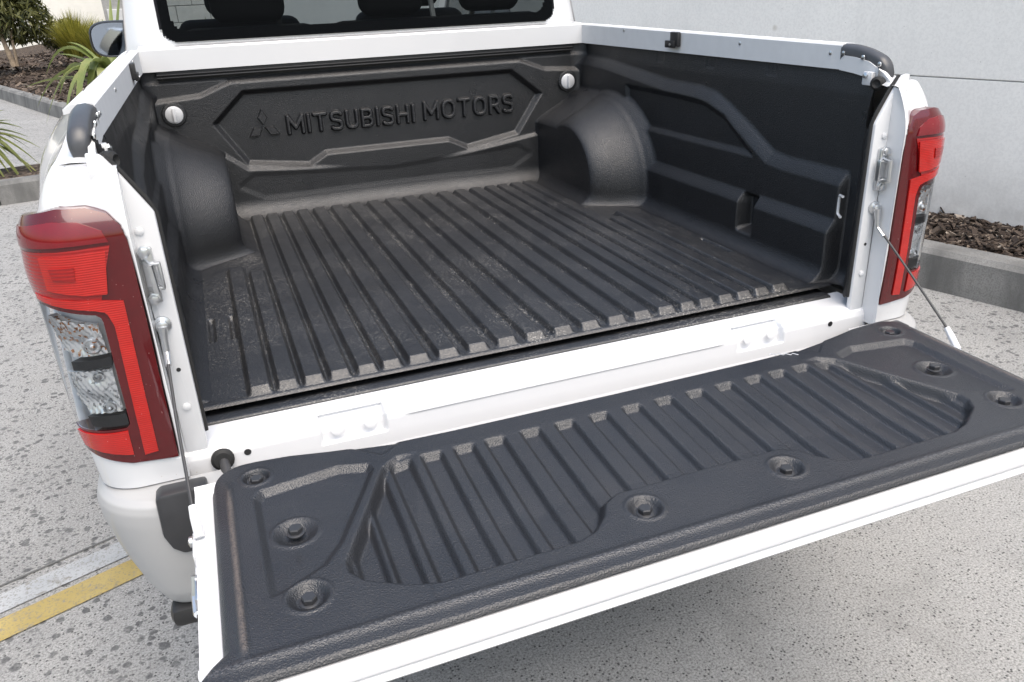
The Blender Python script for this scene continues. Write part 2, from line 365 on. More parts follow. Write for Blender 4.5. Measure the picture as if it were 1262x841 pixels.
# right-hand wall direction (runs away and to the left)
wd = Vector((-.262, .965)).normalized(); wnrm = Vector((-wd.y, wd.x))    # wnrm points to the truck side (-x)
def wpt(t, off, z, P0=Vector((3.43, 1.747))):                            # t along the wall, off towards the truck
    p = P0 + wd*t + wnrm*off; return (p.x, p.y, z)
def band(name, t0, t1, o0, o1, z0, z1, mat, bev=0, parent=None):
    bm = bmesh.new(); poly = [(t0, o0), (t1, o0), (t1, o1), (t0, o1)]
    add_prism(bm, poly, lambda a, b, d: wpt(a, b, d), z0, z1); bmesh.ops.recalc_face_normals(bm, faces=bm.faces)
    if bev: bmesh.ops.bevel(bm, geom=list(bm.edges), offset=bev, segments=2, affect='EDGES')
    return bm_obj(name, bm, mat, parent)
wall = empty('concrete_wall', wpt(3, -.1, 0)); tag(wall, 'tall pale grey precast concrete wall standing to the right of the truck', 'wall')
band('footing', -8.5, 12.2, -.20, -.006, -.3, 3.9, M['mortar'], 0, wall)
for row, (z0, z1) in enumerate(((-.2, .956), (.962, 2.30), (2.306, 3.9))):
    for k in range(3):
        t0 = -8.55+k*6.95
        band('wall_panel', t0+.004, t0+6.944, -.21, 0, z0, z1, M['wall'], .003, wall)
# kerb and mulch strip along the wall
kd = Vector((-.30, .954)).normalized()
kb = empty('kerb', (2.75, 1.3, 0)); tag(kb, 'grey stained concrete kerb edging the bark strip below the wall', 'kerb')
KP = Vector((2.885, 1.095)); kn = Vector((-kd.y, kd.x))
def kpt(t, off, z): p = KP+kd*t+kn*off; return (p.x, p.y, z)
for k in range(7):
    t0 = -5.6+k*2.4
    bm = bmesh.new(); add_prism(bm, [(0, -.16), (0, 0), (.185, .0), (.21, -.025), (.21, -.15)], lambda a, b, d: kpt(d, b, a), t0+.004, t0+2.394)
    bm_obj('kerb_stone', bm, M['kerb'], kb)
V = []; F = []; bm = bmesh.new()
ts = np.linspace(-7, 13, 40)
rows = []
for t in ts:
    a = Vector(kpt(t, -.1, .175)); b = Vector(wpt(t*1.0+.55, -.05, .17)); rows.append([bm.verts.new(a.lerp(b, q)+Vector((0, 0, .015*math.sin(t*7+q*9)))) for q in np.linspace(0, 1, 6)])
for i in range(len(rows)-1):
    for j in range(5): bm.faces.new((rows[i][j], rows[i+1][j], rows[i+1][j+1], rows[i][j+1]))
structure(bm_obj('mulch_bed', bm, M['soil']))
def chips(name, pts, smin, smax, label=None):
    n = len(pts); L = rng.uniform(smin, smax, n); W = L*rng.uniform(.18, .5, n); T = L*rng.uniform(.06, .16, n)
    base = np.array([(-1, -1, -1), (1, -.8, -1), (.9, 1, -1), (-.9, .8, -1), (-1, -1, 1), (1, -.8, 1), (.9, 1, 1), (-.9, .8, 1)])*.5
    faces = np.array([(0, 3, 2, 1), (4, 5, 6, 7), (0, 1, 5, 4), (1, 2, 6, 5), (2, 3, 7, 6), (3, 0, 4, 7)])
    a = rng.uniform(0, 6.283, n); tx = rng.normal(0, .35, n); ty = rng.normal(0, .35, n)
    P = base[None]*np.stack([L, W, T], -1)[:, None, :]
    ca, sa = np.cos(a)[:, None], np.sin(a)[:, None]
    X = P[..., 0]; Y = P[..., 1]; Z = P[..., 2]+P[..., 0]*tx[:, None]+P[..., 1]*ty[:, None]
    V = np.stack([X*ca-Y*sa, X*sa+Y*ca, Z], -1)+np.array(pts)[:, None, :]
    F = (faces[None]+(np.arange(n)*8)[:, None, None]).reshape(-1, 4)
    o = mesh_obj(name, V.reshape(-1, 3), F, M['chip'], None, False); o['kind'] = 'stuff'; return o
pts = []
for i in range(9000):
    t = rng.uniform(-1.2, 3.2); q = rng.uniform(.02, 1)
    a = Vector(kpt(t, -.15, .19)); b = Vector(wpt(t+.55, -.0, .19)); p = a.lerp(b, q); pts.append((p.x, p.y, p.z+rng.uniform(-.01, .02)))
tag(chips('bark_mulch', pts, .02, .07), 'brown bark chips filling the strip between kerb and concrete wall', 'mulch')

# painted lines on the left: white strip, yellow strip, dark joint
ld = Vector((1, .385)).normalized(); ln = Vector((-ld.y, ld.x))
def strip(name, p0, w0, w1, t0, t1, z, mat):
    P = Vector(p0); V = []
    n = 24
    for i in range(n+1):
        t = t0+(t1-t0)*i/n
        for w in (w0, w1): q = P+ld*t+ln*w; V.append((q.x, q.y, z))
    F = [(2*i, 2*i+2, 2*i+3, 2*i+1) for i in range(n)]
    return structure(mesh_obj(name, V, F, mat, None, False))
strip('yellow_line', (-1.343, .725), -.047, .047, -4, 3.2, .004, M['yellow'])
strip('white_line', (-1.35, .80), .0, .088, -4, 3.2, .004, M['white'])
strip('pavement_joint', (-1.35, .80), .125, .133, -4, 3.2, .003, M['joint'])
strip('pavement_joint', (2.4, -.9), .0, .01, -3.2, 1.0, .003, M['joint'])

# ------------------------------------------------------------------ islands, kerbs and planting at upper left
def kerb_run(name, label, pts, h, mat, group=None, w=.16):
    root = empty(name, (pts[0][0], pts[0][1], 0)); tag(root, label, 'kerb', group)
    for i in range(len(pts)-1):
        a = Vector((*pts[i], 0)); b = Vector((*pts[i+1], 0)); d = (b-a).normalized(); nn = Vector((-d.y, d.x, 0)); L = (b-a).length; m = max(1, round(L/2.2))
        for k in range(m):
            s0 = L*k/m+.006; s1 = L*(k+1)/m-.006; bm = bmesh.new()
            prof = [(0, 0), (h*.85, .02), (h, .05), (h, w), (0, w)]
            add_prism(bm, prof, lambda z, o, s: tuple(a+d*s+nn*o+Vector((0, 0, z))), s0, s1); bm_obj('kerb_stone', bm, mat, root)
    return root
kerb_run('kerb', 'nearer concrete kerb at the left edge below the strappy leaves', [(-9, 6.62), (-2.33, 6.45), (-.4, 6.9)], .19, M['kerb'])
kerb_run('kerb', 'farther pale concrete kerb in front of the shrub bed', [(-9.2, 30.3), (-4.12, 16.7), (-2.84, 13.2), (-1.6, 9.9)], .21, M['kerb'], None)
# nearer island soil
V = []; xs = np.linspace(-9, -.4, 20); ys = np.linspace(0, 1, 5)
X, Q = np.meshgrid(xs, ys, indexing='ij'); Y0 = np.where(X < -2.33, 6.62-(X+9)*.0255, 6.45+(X+2.33)*.233)+.13
structure(grid('island_bed', X, Y0+Q*.95, .15+.03*np.sin(Q*math.pi)+.01*np.sin(X*5)-.16*(Q > .9), M['soil']))
# far bed: mounded mulch rising behind the farther kerb
ed = np.array([(-9.2, 30.3), (-4.12, 16.7), (-2.84, 13.2), (-1.6, 9.9)])
tt = np.linspace(0, 1, 40); ex = np.interp(tt, [0, .62, .8, 1], ed[:, 0]); ey = np.interp(tt, [0, .62, .8, 1], ed[:, 1])
qq = np.linspace(0, 1, 24); TX, QQ = np.meshgrid(np.arange(40), qq, indexing='ij')
BX = ex[TX]+.12+QQ*10.5; BY = ey[TX]+.04+QQ*9.5
BZ = .17+.34*sstep(0, .6, QQ)+.05*np.sin(BX*2.1)*np.cos(BY*1.7)*sstep(0, .15, QQ)
structure(grid('shrub_bed', BX, BY, BZ, M['soil'], flip=True))
def bedz(i, q): return .17+.34*float(sstep(0, .6, np.array(q)))+.01
pts = []
for i in range(9000):
    k = rng.uniform(8, 38.9); q = rng.uniform(.0, .75); k0 = int(k); w = k-k0
    x = ex[k0]*(1-w)+ex[k0+1]*w; y = ey[k0]*(1-w)+ey[k0+1]*w
    bx = x+.12+q*10.5; by = y+.04+q*9.5
    pts.append((bx, by, .17+.34*float(sstep(0, .6, np.array(q)))+.05*math.sin(bx*2.1)*math.cos(by*1.7)*float(sstep(0, .15, np.array(q)))+.012))
tag(chips('bark_mulch', pts, .06, .2), 'brown bark chips covering the mounded bed behind the farther kerb', 'mulch')

def leaf_cloud(n, blobs, smin, smax, aspect, droop=.5):
    V = []; F = []; k = 0
    w = np.array([b[3]*b[4]*b[5] for b in blobs]); w /= w.sum()
    for i in range(n):
        b = blobs[rng.choice(len(blobs), p=w)]
        d = rng.normal(size=3); d /= np.linalg.norm(d); rad = rng.uniform(.35, 1.05)**.6
        c = np.array(b[:3])+d*np.array(b[3:6])*rad
        L = rng.uniform(smin, smax); W = L*aspect
        ax = d*.5+rng.normal(size=3)*.6; ax[2] -= droop; ax /= np.linalg.norm(ax)
        sd_ = np.cross(ax, rng.normal(size=3)); sd_ /= np.linalg.norm(sd_)
        V += [c-ax*L/2, c+sd_*W/2, c+ax*L/2, c-sd_*W/2]; F.append((k, k+1, k+2, k+3)); k += 4
    return V, F
def shrub(name, label, cat, base, h, blobs, n, mat, smin, smax, aspect, trunks, group=None, droop=.5):
    root = empty(name, base); tag(root, label, cat, group); bx, by, bz = base
    bm = bmesh.new()
    for (dx, dy, top, r0) in trunks:
        pts = [(bx+dx*.2, by+dy*.2, bz-.05), (bx+dx*.5, by+dy*.5, bz+top*.45), (bx+dx, by+dy, bz+top)]
        add_tube(bm, pts, [r0, r0*.75, r0*.35], 8)
        for q in range(4):
            s = pts[1] if q % 2 else pts[2]; add_tube(bm, [s, (s[0]+rng.uniform(-.5, .5)*h*.3, s[1]+rng.uniform(-.4, .4)*h*.3, s[2]+h*.3)], [r0*.35, r0*.1], 6)
    bm_obj('trunk', bm, M['bark'], root)
    V, F = leaf_cloud(n, [(bx+b[0], by+b[1], bz+b[2], *b[3:]) for b in blobs], smin, smax, aspect, droop)
    mesh_obj('crown', V, F, mat, root, False); return root
shrub('shrub', 'large olive green weeping shrub with a leaning pale trunk on the mulch bed', 'shrub', (-4.30, 20.2, .42), 2.6,
      [(-.6, .3, 1.35, .9, .7, .9), (.15, .3, .95, .75, .6, .55), (-1.2, .3, .9, .75, .7, .7), (.25, .4, 1.5, .55, .5, .5), (-.2, .4, 2.1, .9, .7, .7)], 13000, M['leaf_dark'], .10, .28, .24, [(-.25, .05, 1.15, .06), (.1, .1, 1.3, .035)], None, .8)
shrub('shrub', 'dark bushy shrub at the far left edge beyond the driveway', 'shrub', (-6.6, 21.5, .35), 2.8,
      [(-.3, 0, 1.6, 1.1, .9, 1.1), (.8, .1, 1.1, .8, .7, .7), (.5, .1, 2.3, .8, .7, .7)], 7000, M['leaf_dark'], .1, .26, .25, [(.1, 0, 1.2, .07)], None, .6)
shrub('shrub', 'low grey green shrub between the weeping shrub and the golden grass', 'shrub', (-3.35, 21.5, .45), 1.0,
      [(0, 0, .45, .55, .4, .40), (.35, .1, .35, .4, .35, .3)], 2600, M['leaf_dark'], .08, .2, .2, [(0, 0, .4, .03)], None, .3)
# golden grass tussock
def tussock(name, label, base, n, L, spread, mat, group=None):
    V = []; F = []; k = 0
    for i in range(n):
        a = rng.uniform(0, 6.283); sp = rng.uniform(.05, 1)*spread; l = L*rng.uniform(.6, 1.1); w = rng.uniform(.008, .016)*L
        o = np.array(base)+np.array([math.cos(a)*.25*sp, math.sin(a)*.25*sp, 0]); d = np.array([math.cos(a), math.sin(a), 0]); sdv = np.array([-d[1], d[0], 0])
        pts = [o+d*sp*l*t**1.6*.8+np.array([0, 0, l*(t-.28*sp*t*t)]) for t in (0, .35, .7, 1)]
        for j, p in enumerate(pts):
            ww = w*(1-j/3.2); V += [p-sdv*ww, p+sdv*ww]
        F += [(k+2*j, k+2*j+2, k+2*j+3, k+2*j+1) for j in range(3)]; k += 8
    o = mesh_obj(name, V, F, mat, None, False); tag(o, label, 'grass', group); return o
tussock('grass_tussock', 'golden green grass tussock glowing in front of the pale backdrop', (-3.05, 20.6, .48), 1500, 1.0, 1.0, M['leaf_yel'])
tussock('grass_tussock', 'smaller golden grass tussock nearest the wing mirror', (-2.55, 20.0, .46), 900, .85, .9, M['leaf_yel'])
tussock('grass_tussock', 'small yellow grass clump low at the left edge of the bed', (-5.2, 18.2, .25), 350, .5, .9, M['leaf_yel'])

# strap-leaved plants: every blade a part
def blade_mesh(p0, p1, sag, w, fold=.25, n=10):
    p0 = Vector(p0); p1 = Vector(p1); d = p1-p0; side = Vector((-d.y, d.x, 0)); side = side.normalized() if side.length > 1e-4 else Vector((1, 0, 0))
    V = []; F = []
    for i in range(n+1):
        t = i/n; c = p0.lerp(p1, t)+Vector((0, 0, sag*4*t*(1-t))); ww = w*(.45+.55*math.sin(min(1, t*1.7+.15)*math.pi/2))*(1-t**3)+.0015
        V += [tuple(c-side*ww), tuple(c-Vector((0, 0, ww*fold*2))), tuple(c+side*ww)]
    for i in range(n):
        a = 3*i; F += [(a, a+1, a+4, a+3), (a+1, a+2, a+5, a+4)]
    return V, F
def strap_plant(label, base, tips, mat, w, stem):
    root = empty('strap_leaf_plant', base); tag(root, label, 'plant')
    b = Vector(base)
    tube('stem', [b-Vector((0, 0, .05)), b+Vector((.01, .02, stem*.6)), b+Vector((.0, .03, stem))], [.035, .03, .03], M['bark'], root)
    for (tip, sag, ww) in tips:
        s = b+Vector((rng.uniform(-.03, .03), rng.uniform(-.03, .03), stem*rng.uniform(.75, 1.0)))
        V, F = blade_mesh(s, tip, sag, w*ww); mesh_obj('leaf', V, F, mat, root, True, 30)
tips = [((-2.12, 7.75, .84), .10, 1.1), ((-1.90, 7.6, .95), .30, 1.2), ((-1.98, 7.4, .52), .34, 1.2), ((-1.80, 7.2, .52), .34, 1.2), ((-1.22, 7.9, 1.62), .02, .6), ((-1.08, 7.7, 1.75), .03, .6), ((-1.66, 7.6, 1.22), .12, 1),
        ((-1.85, 7.9, .80), .25, 1.1), ((-1.60, 7.2, .42), .38, 1.2), ((-1.42, 7.1, .50), .36, 1.2), ((-1.9, 8.1, .72), .28, 1), ((-.9, 7.8, 1.2), .1, 1), ((-.6, 7.6, .7), .2, 1), ((-.75, 8.1, .9), .2, 1), ((-1.5, 8.3, 1.1), .2, 1),
        ((-1.72, 7.4, .70), .30, 1.2), ((-1.36, 8.2, 1.4), .05, .8), ((-1.78, 7.7, 1.12), .08, .8), ((-1.50, 7.3, .75), .30, 1.2), ((-1.70, 7.05, .40), .42, 1.2), ((-1.56, 7.75, .66), .32, 1.2), ((-2.05, 7.6, .66), .28, 1.2)]
strap_plant('green strappy plant with long blades reaching out behind the wing mirror', (-1.32, 7.5, .15), tips, M['blade'], .050, .72)
tips = [((-2.10, 7.15, .45), .10, 1), ((-2.05, 7.0, .22), .18, 1), ((-2.2, 7.1, .62), .05, 1), ((-1.98, 6.9, .02), .2, .7), ((-2.3, 6.8, .12), .2, 1), ((-2.15, 7.3, .33), .15, 1), ((-2.45, 7.2, .80), .05, 1), ((-2.6, 6.9, .2), .2, 1), ((-2.25, 6.9, .35), .15, 1),
        ((-2.9, 7.2, 1.0), .05, 1), ((-3.2, 7.3, .7), .15, 1), ((-2.8, 7.6, .9), .1, 1), ((-3.1, 6.9, .3), .25, 1), ((-2.4, 7.5, .55), .1, 1), ((-2.35, 7.0, .05), .25, 1), ((-2.2, 7.25, .18), .2, 1), ((-2.12, 7.1, .54), .10, 1), ((-2.02, 7.05, .36), .14, 1), ((-2.18, 6.95, .26), .2, 1), ((-2.08, 6.9, .10), .25, 1), ((-2.24, 7.2, .70), .06, 1), ((-2.3, 7.0, .48), .12, 1.2), ((-2.14, 6.8, -.02), .3, 1), ((-2.28, 6.85, .2), .22, 1.1)]
strap_plant('dark green strappy plant leaning in from the left edge above the nearer kerb', (-2.72, 7.15, .15), tips, M['blade2'], .038, .35)

# block wall with courses straight ahead; added cream wall as white backdrop far left
bw = empty('block_wall', (2, 16.1, 0)); tag(bw, 'pale grey concrete block wall ahead of the truck seen through the cab windows', 'wall')
box('mortar', (1.4, 16.16, 1.5), (6.7, .24, 3.4), M['mortar'], bw)
bm0 = bmesh.new(); add_box(bm0, (0, 0, 0), (.585, .2, .285), .008, None, 1); mb = bpy.data.meshes.new('block'); bm0.to_mesh(mb); bm0.free(); mb.materials.append(M['block'])
cnt = 0
for rw in range(11):
    for k in range(12):
        x = -1.6+k*.595+(.2975 if rw % 2 else 0)
        if x > 4.5: continue
        o = bpy.data.objects.new('block', mb); COL.objects.link(o); o.location = (x, 16.1, .0+.15+rw*.295); attach(o, bw)
bd = empty('backdrop', (-9, 36, 0)); tag(bd, 'added cream backdrop wall filling the white gap behind the shrubs at upper left', 'backdrop')  # added pale wall and roof so the gap behind the shrubs reads white
box('wall', (-9, 38, 3), (24, 4, 6.4), M['render'], bd, .02)
box('roof', (-9, 38, 6.35), (24.8, 4.8, .3), M['joint'], bd, .02)
plant2 = strap_plant('dark spiky plant in front of the block wall seen through the rear window', (-.25, 14.6, .0),
    [((-.45, 14.6, 1.05), .05, 1), ((-.05, 14.6, 1.1), .05, 1), ((-.25, 14.5, 1.3), 0, 1), ((-.7, 14.5, .8), .15, 1), ((.2, 14.5, .85), .15, 1), ((-.55, 14.4, 1.25), .0, 1), ((.05, 14.7, 1.35), 0, 1), ((-.8, 14.6, 1.0), .1, 1)], M['blade2'], .045, .55)

# ================================================================== TRUCK
truck = empty('pickup_truck', (0, 2.2, 0)); tag(truck, 'white pickup truck with its tailgate lowered showing a black ribbed bed liner', 'pickup truck')
T = truck

# ---- bed liner: floor with ribs
ribs = [.0315, .0945, .1575, .22, .28, .335, .383, .435, .484, .532, .582]
RC = sorted([-a for a in ribs]+ribs)
xs = np.unique(np.concatenate([np.linspace(-.75, -.64, 40), np.linspace(-.64, .64, 620), np.linspace(.64, .75, 40)]))
ys = np.unique(np.concatenate([np.linspace(.0742, .11, 34), np.linspace(.11, .36, 22), np.linspace(.36, .56, 60), np.linspace(.56, .84, 24), np.linspace(.84, .90, 16), np.linspace(.90, 1.37, 30), np.linspace(1.37, 1.46, 30)]))
X, Y = np.meshgrid(xs, ys, indexing='ij')
Z = np.full(X.shape, .845)
for i, c in enumerate(RC):
    gaps = [abs(c-o) for o in RC if o != c]; sp = min(gaps); hb = min(.0255, sp*.485); ht = max(.011, hb-.0082)
    short = abs(c) > .50
    yend = .88-(.0 if abs(c) > .56 else .055) if short else 1.425
    px = 1-lstep(ht, hb, np.abs(X-c), .3)
    py = lstep(.083, .099, Y)*(1-lstep(yend-.02, yend, Y))
    Z = np.maximum(Z, .845+.0145*px*py)
Z += .006*sstep(.595, .64, np.abs(X))*sstep(.08, .12, Y)*0
for sx in (-1, 1):                                           # slots and drain pinholes
    for cx in (.613, .657):
        Z -= .011*(1-lstep(.0035, .0070, np.abs(X-sx*cx)))*(1-lstep(.066, .074, np.abs(Y-.458)))
edge = .062+.010*np.exp(-((np.abs(X)-.62)/.06)**2)*0
Z -= .0045*np.clip((.083-Y)/.009, 0, 1)**2
Z += .0006*lstep(.092, .086, Y)*lstep(.074, .080, Y)
floor = grid('bed_floor_liner', X, Y, Z, M['floor'], T)

xs = np.linspace(-.684, .684, 200); yl = np.array([.16, .10, .085, .0745, .068, .062, .056, .048, .043, .040, .0385, .0385]); zl = np.array([.826, .826, .8265, .829, .8325, .8338, .834, .8338, .8335, .8322, .829, .824])
X, I = np.meshgrid(xs, np.arange(len(yl)), indexing='ij'); c_ = 0*X
grid('liner_ledge', X, yl[I]-c_, zl[I], M['floor'], T, flip=True)

# ---- liner: front bulkhead
xs = np.linspace(-.745, .745, 520); zs = np.unique(np.concatenate([np.linspace(.8455, .87, 24), np.linspace(.87, .92, 24), np.linspace(.92, 1.338, 150)]))
X, Z = np.meshgrid(xs, zs, indexing='ij'); Y = np.full(X.shape, 1.474)
top = lstep(1.294, 1.282, Z); Y -= .007*top
fr = mirror_poly([(-.76, .80), (-.76, 1.231), (-.587, 1.243), (-.492, 1.2785), (0, 1.2795)])
Y -= .013*lstep(-.007, .007, sdpoly(X, Z, fr))
p1 = [(-.458, 1.243), (.458, 1.243), (.566, 1.158), (.472, 1.027), (.281, .995), (.213, 1.029), (-.222, 1.028), (-.281, .995), (-.476, 1.020), (-.558, 1.153)]
Y += .020*lstep(-.0075, .0075, sdpoly(X, Z, p1), .2)
ql = [(-.8, .8), (-.8, 1.06), (-.552, 1.060), (-.482, 1.004), (-.10, .972), (0, .966), (.14, .962), (.470, 1.008), (.545, 1.018), (.8, 1.06), (.8, .8)]
Y -= .011*lstep(-.006, .006, sdpoly(X, Z, ql))*sstep(.13, .36, np.abs(X))
# lower field below the spear lines set back again, with rounded ends
pl = mirror_poly([(-.30, .905), (-.445, .905), (-.515, .945), (-.515, .955), (-.47, .985), (0, .955)])
Y += .0025*lstep(-.008, .008, sdpoly(X, Z, pl))
ax = np.abs(X)
def fillet(d, rr):                                           # quarter-circle protrusion for distance d from a corner
    t = np.clip(d/rr, 0, 1); return rr*(1-np.sqrt(np.clip(1-(1-t)**2, 0, 1)))
Y -= fillet(Z-.845, .060)
Y -= fillet(.748-ax, .055)*1.0
Y -= .018*lstep(.675, .69, ax)*lstep(1.30, 1.26, Z)*0
BH = grid('bulkhead_liner', X, Y, Z, M['liner'], T)

# ---- liner: sides with wheel arches
def side(sgn):
    ys = np.unique(np.concatenate([np.linspace(-.012, .12, 50), np.linspace(.12, .36, 40), np.linspace(.36, .45, 46), np.linspace(.45, .78, 60), np.linspace(.78, 1.475, 220)]))
    zs = np.unique(np.concatenate([.8455+.05*np.linspace(0, 1, 26)**2, np.linspace(.8985, 1.335, 149)]))
    Y, Z = np.meshgrid(ys, zs, indexing='ij')
    P = np.zeros(Y.shape)                                    # inward protrusion from x=.735
    fade = lstep(.088, .100, Y)
    up = [(1.6, .80), (1.6, 1.272), (1.25, 1.262), (.86, 1.226), (.70, 1.224), (.62, 1.214), (.555, 1.188), (.47, 1.150), (.36, 1.094), (.30, 1.088), (.05, 1.088), (.05, .80)]
    P += .021*lstep(-.018, .018, sdpoly(Y, Z, up), .25)*fade
    tri = [(.80, 1.085), (.42, 1.088), (.56, 1.172), (.66, 1.197), (.80, 1.202), (1.1, 1.205), (1.1, 1.085)]
    P -= .010*lstep(-.006, .010, sdpoly(Y, Z, tri))
    low = [(1.6, .80), (1.6, .978), (.05, .978), (.05, .80)]
    notch = lstep(.368, .382, Y)*lstep(.440, .425, Y)*lstep(.885, .90, Z)
    P += .021*lstep(-.016, .016, sdpoly(Y, Z, low), .25)*fade*(1-notch) - .021*notch*lstep(.99, .975, Z)
    for yc in (.66, .40, .93):
        P -= .004*(1-lstep(.018, .022, np.abs(Y-yc)))*lstep(1.285, 1.29, Z)
    P += fillet(Z-.845, .042)*lstep(.015, .09, Y)
    P += .067*sstep(.062, -.010, Y)                          # returns to the pillar
    # wheel arch
    a_ = np.clip(1.28-Y, 0, 9)/.494; b_ = np.clip(Z-.80, 0, 9)/.387; rad = np.hypot(a_, b_); tt_ = np.arctan2(b_, a_+1e-6)
    pf = lambda xs_, ys_: np.polyval(np.polyfit(xs_, ys_, 3), np.clip(tt_, .1, 1.571))
    inn = pf([.1, .4, .58, .83, 1.05, 1.3, 1.57], [.58, .66, .73, .815, .85, .82, .775]); cre = pf([.1, .42, .82, 1.06, 1.3, 1.57], [.74, .82, .925, .965, .95, .925])
    outl_ = pf([.1, .48, .73, 1.03, 1.24, 1.57], [.94, .98, 1.015, 1.06, 1.045, 1.0])
    inn = inn-.10; arch = .148*(1-lstep(0, 1, (rad-inn)/(cre-inn), .7)) + .048*(1-lstep(0, 1, (rad-cre+.02)/(outl_-cre+.02), .15))
    arch += fillet(Z-.845, .045)*lstep(1.0, .7, rad)
    k = .007; h = np.clip(.5+.5*(arch-P)/k, 0, 1); P = P*(1-h)+arch*h+k*h*(1-h)*lstep(1.12, 1.0, rad)
    P += fillet(1.476-Y, .05)*.8
    P += .004*lstep(1.31, 1.27, Z)
    X = sgn*(.7495-P)
    keep = (Y > .075) | (Z < 1.224+(np.abs(X)-.681)*1.82)
    return grid('side_liner', X, Y, Z, M['liner'], T, flip=(sgn < 0), keep=keep)
side(-1); side(1)

# ---- embossed emblem and lettering on the bulkhead
def yfn(dy): return lambda a, b, d: (a, 1.4705-dy-d, b)
bm = bmesh.new(); a = .0335; cx, cz = -.411, 1.131
for k in range(3):
    th = R(90+120*k); e = np.array([math.cos(th), math.sin(th)]); n_ = np.array([-e[1], e[0]])
    L_ = a*math.sqrt(3); pts = [np.array([cx, cz])+e*.0025, np.array([cx, cz])+e*L_/2+n_*a/2*.97, np.array([cx, cz])+e*L_, np.array([cx, cz])+e*L_/2-n_*a/2*.97]
    cc = sum(pts)/4
    lo = [bm.verts.new((p[0], 1.4765, p[1])) for p in pts]; hi = [bm.verts.new((*(cc+(p-cc)*.80)[:1], 1.463, (cc+(p-cc)*.80)[1])) for p in pts]
    bm.faces.new(hi)
    for q in range(4): bm.faces.new((lo[q], lo[(q+1) % 4], hi[(q+1) % 4], hi[q]))
bm_obj('emblem', bm, M['liner'], BH, False)
def arc(cx, cy, rx, ry, a0, a1, n=10): return [(cx+rx*math.cos(R(a0+(a1-a0)*i/n)), cy+ry*math.sin(R(a0+(a1-a0)*i/n))) for i in range(n+1)]
def rr_(x0, y0, x1, y1, r): return arc(x1-r, y1-r, r, r, 0, 90, 6)+arc(x0+r, y1-r, r, r, 90, 180, 6)+arc(x0+r, y0+r, r, r, 180, 270, 6)+arc(x1-r, y0+r, r, r, 270, 360, 6)
GL = {  # stroke centre lines in a box one unit high
 'M': (.92, [[(0, 0), (0, 1), (.46, .30), (.92, 1), (.92, 0)]]), 'I': (.0, [[(0, 0), (0, 1)]]), 'T': (.72, [[(0, 1), (.72, 1)], [(.36, 1), (.36, 0)]]),
 'S': (.62, [[(.62, .90)]+arc(.44, .80, .18, .2, 60, 90, 4)+arc(.20, .77, .20, .23, 90, 235, 9)+[(.31, .52)]+arc(.42, .24, .20, .25, 55, -90, 9)+arc(.18, .2, .2, .2, -90, -140, 4)]),
 'U': (.66, [[(0, 1), (0, .28)]+arc(.28, .28, .28, .28, 180, 270, 6)+arc(.38, .28, .28, .28, 270, 360, 6)+[(.66, 1)]]),
 'B': (.62, [[(0, 0), (0, 1)], [(0, 1), (.36, 1)]+arc(.36, .76, .22, .24, 90, -90, 8)+[(0, .52)], [(.36, .52)]+arc(.38, .26, .24, .26, 90, -90, 8)+[(0, 0)]]),
 'H': (.68, [[(0, 0), (0, 1)], [(.68, 0), (.68, 1)], [(0, .5), (.68, .5)]]), 'O': (.78, [rr_(0, 0, .78, 1, .36)+[(.78, .64)]]),
 'R': (.62, [[(0, 0), (0, 1)], [(0, 1), (.38, 1)]+arc(.36, .73, .25, .27, 90, -90, 8)+[(0, .46)], [(.32, .46), (.64, 0)]])}
def word(txt, x0, x1, z0, z1):
    sw = .115; gap = .17
    adv = [GL[c][0]+2*sw+gap for c in txt]; tot = sum(adv)-gap; H = z1-z0; kx = (x1-x0)/tot; kz = H/(1+2*sw); p = 0
    for c, ad in zip(txt, adv):
        w = GL[c][0]; n = max(14, int((w+2*sw+.24)*kx/.0011)); m = int((1+2*sw+.24)*kz/.0011)
        A, B = np.meshgrid(np.linspace(-sw-.12, w+sw+.12, n), np.linspace(-sw-.12, 1+sw+.12, m), indexing='ij'); d = np.full(A.shape, 9.)
        for pl_ in GL[c][1]:
            for (ax_, ay_), (bx_, by_) in zip(pl_[:-1], pl_[1:]):
                ex_, ey_ = bx_-ax_, by_-ay_; L2 = ex_*ex_+ey_*ey_
                t = np.clip(((A-ax_)*ex_+(B-ay_)*ey_)/max(L2, 1e-9), 0, 1); d = np.minimum(d, np.maximum(np.abs(A-ax_-ex_*t), np.abs(B-ay_-ey_*t))*.35+np.hypot(A-ax_-ex_*t, B-ay_-ey_*t)*.65)
        h = .0145*lstep(sw+.055, sw-.045, d, .2)
        X_ = x0+(p+sw+A)*kx; Z_ = z0+(sw+B)*kz
        grid('letter', X_, 1.4752-h, Z_, M['liner'], BH, flip=False, keep=(d < sw+.115)); p += ad
word('MITSUBISHI', -.338, .098, 1.097, 1.161); word('MOTORS', .128, .466, 1.100, 1.166)

# ---- tie-down knobs
for sx in (-1, 1):
    k = lathe('tie_down_knob', [(.024, 0), (.027, .004), (.026, .009), (.021, .012), (.0, .0125)], (sx*.672, 1.449, 1.194), (0, -1, 0), M['knob'], T)
    box('grip', (sx*.672, 1.434, 1.194), (.009, .014, .044), M['knob'], k, .003)
    lathe('knob_recess', [(.036, 0), (.034, .0035), (.029, .0045)], (sx*.672, 1.4475, 1.194), (0, -1, 0), M['liner'], k)

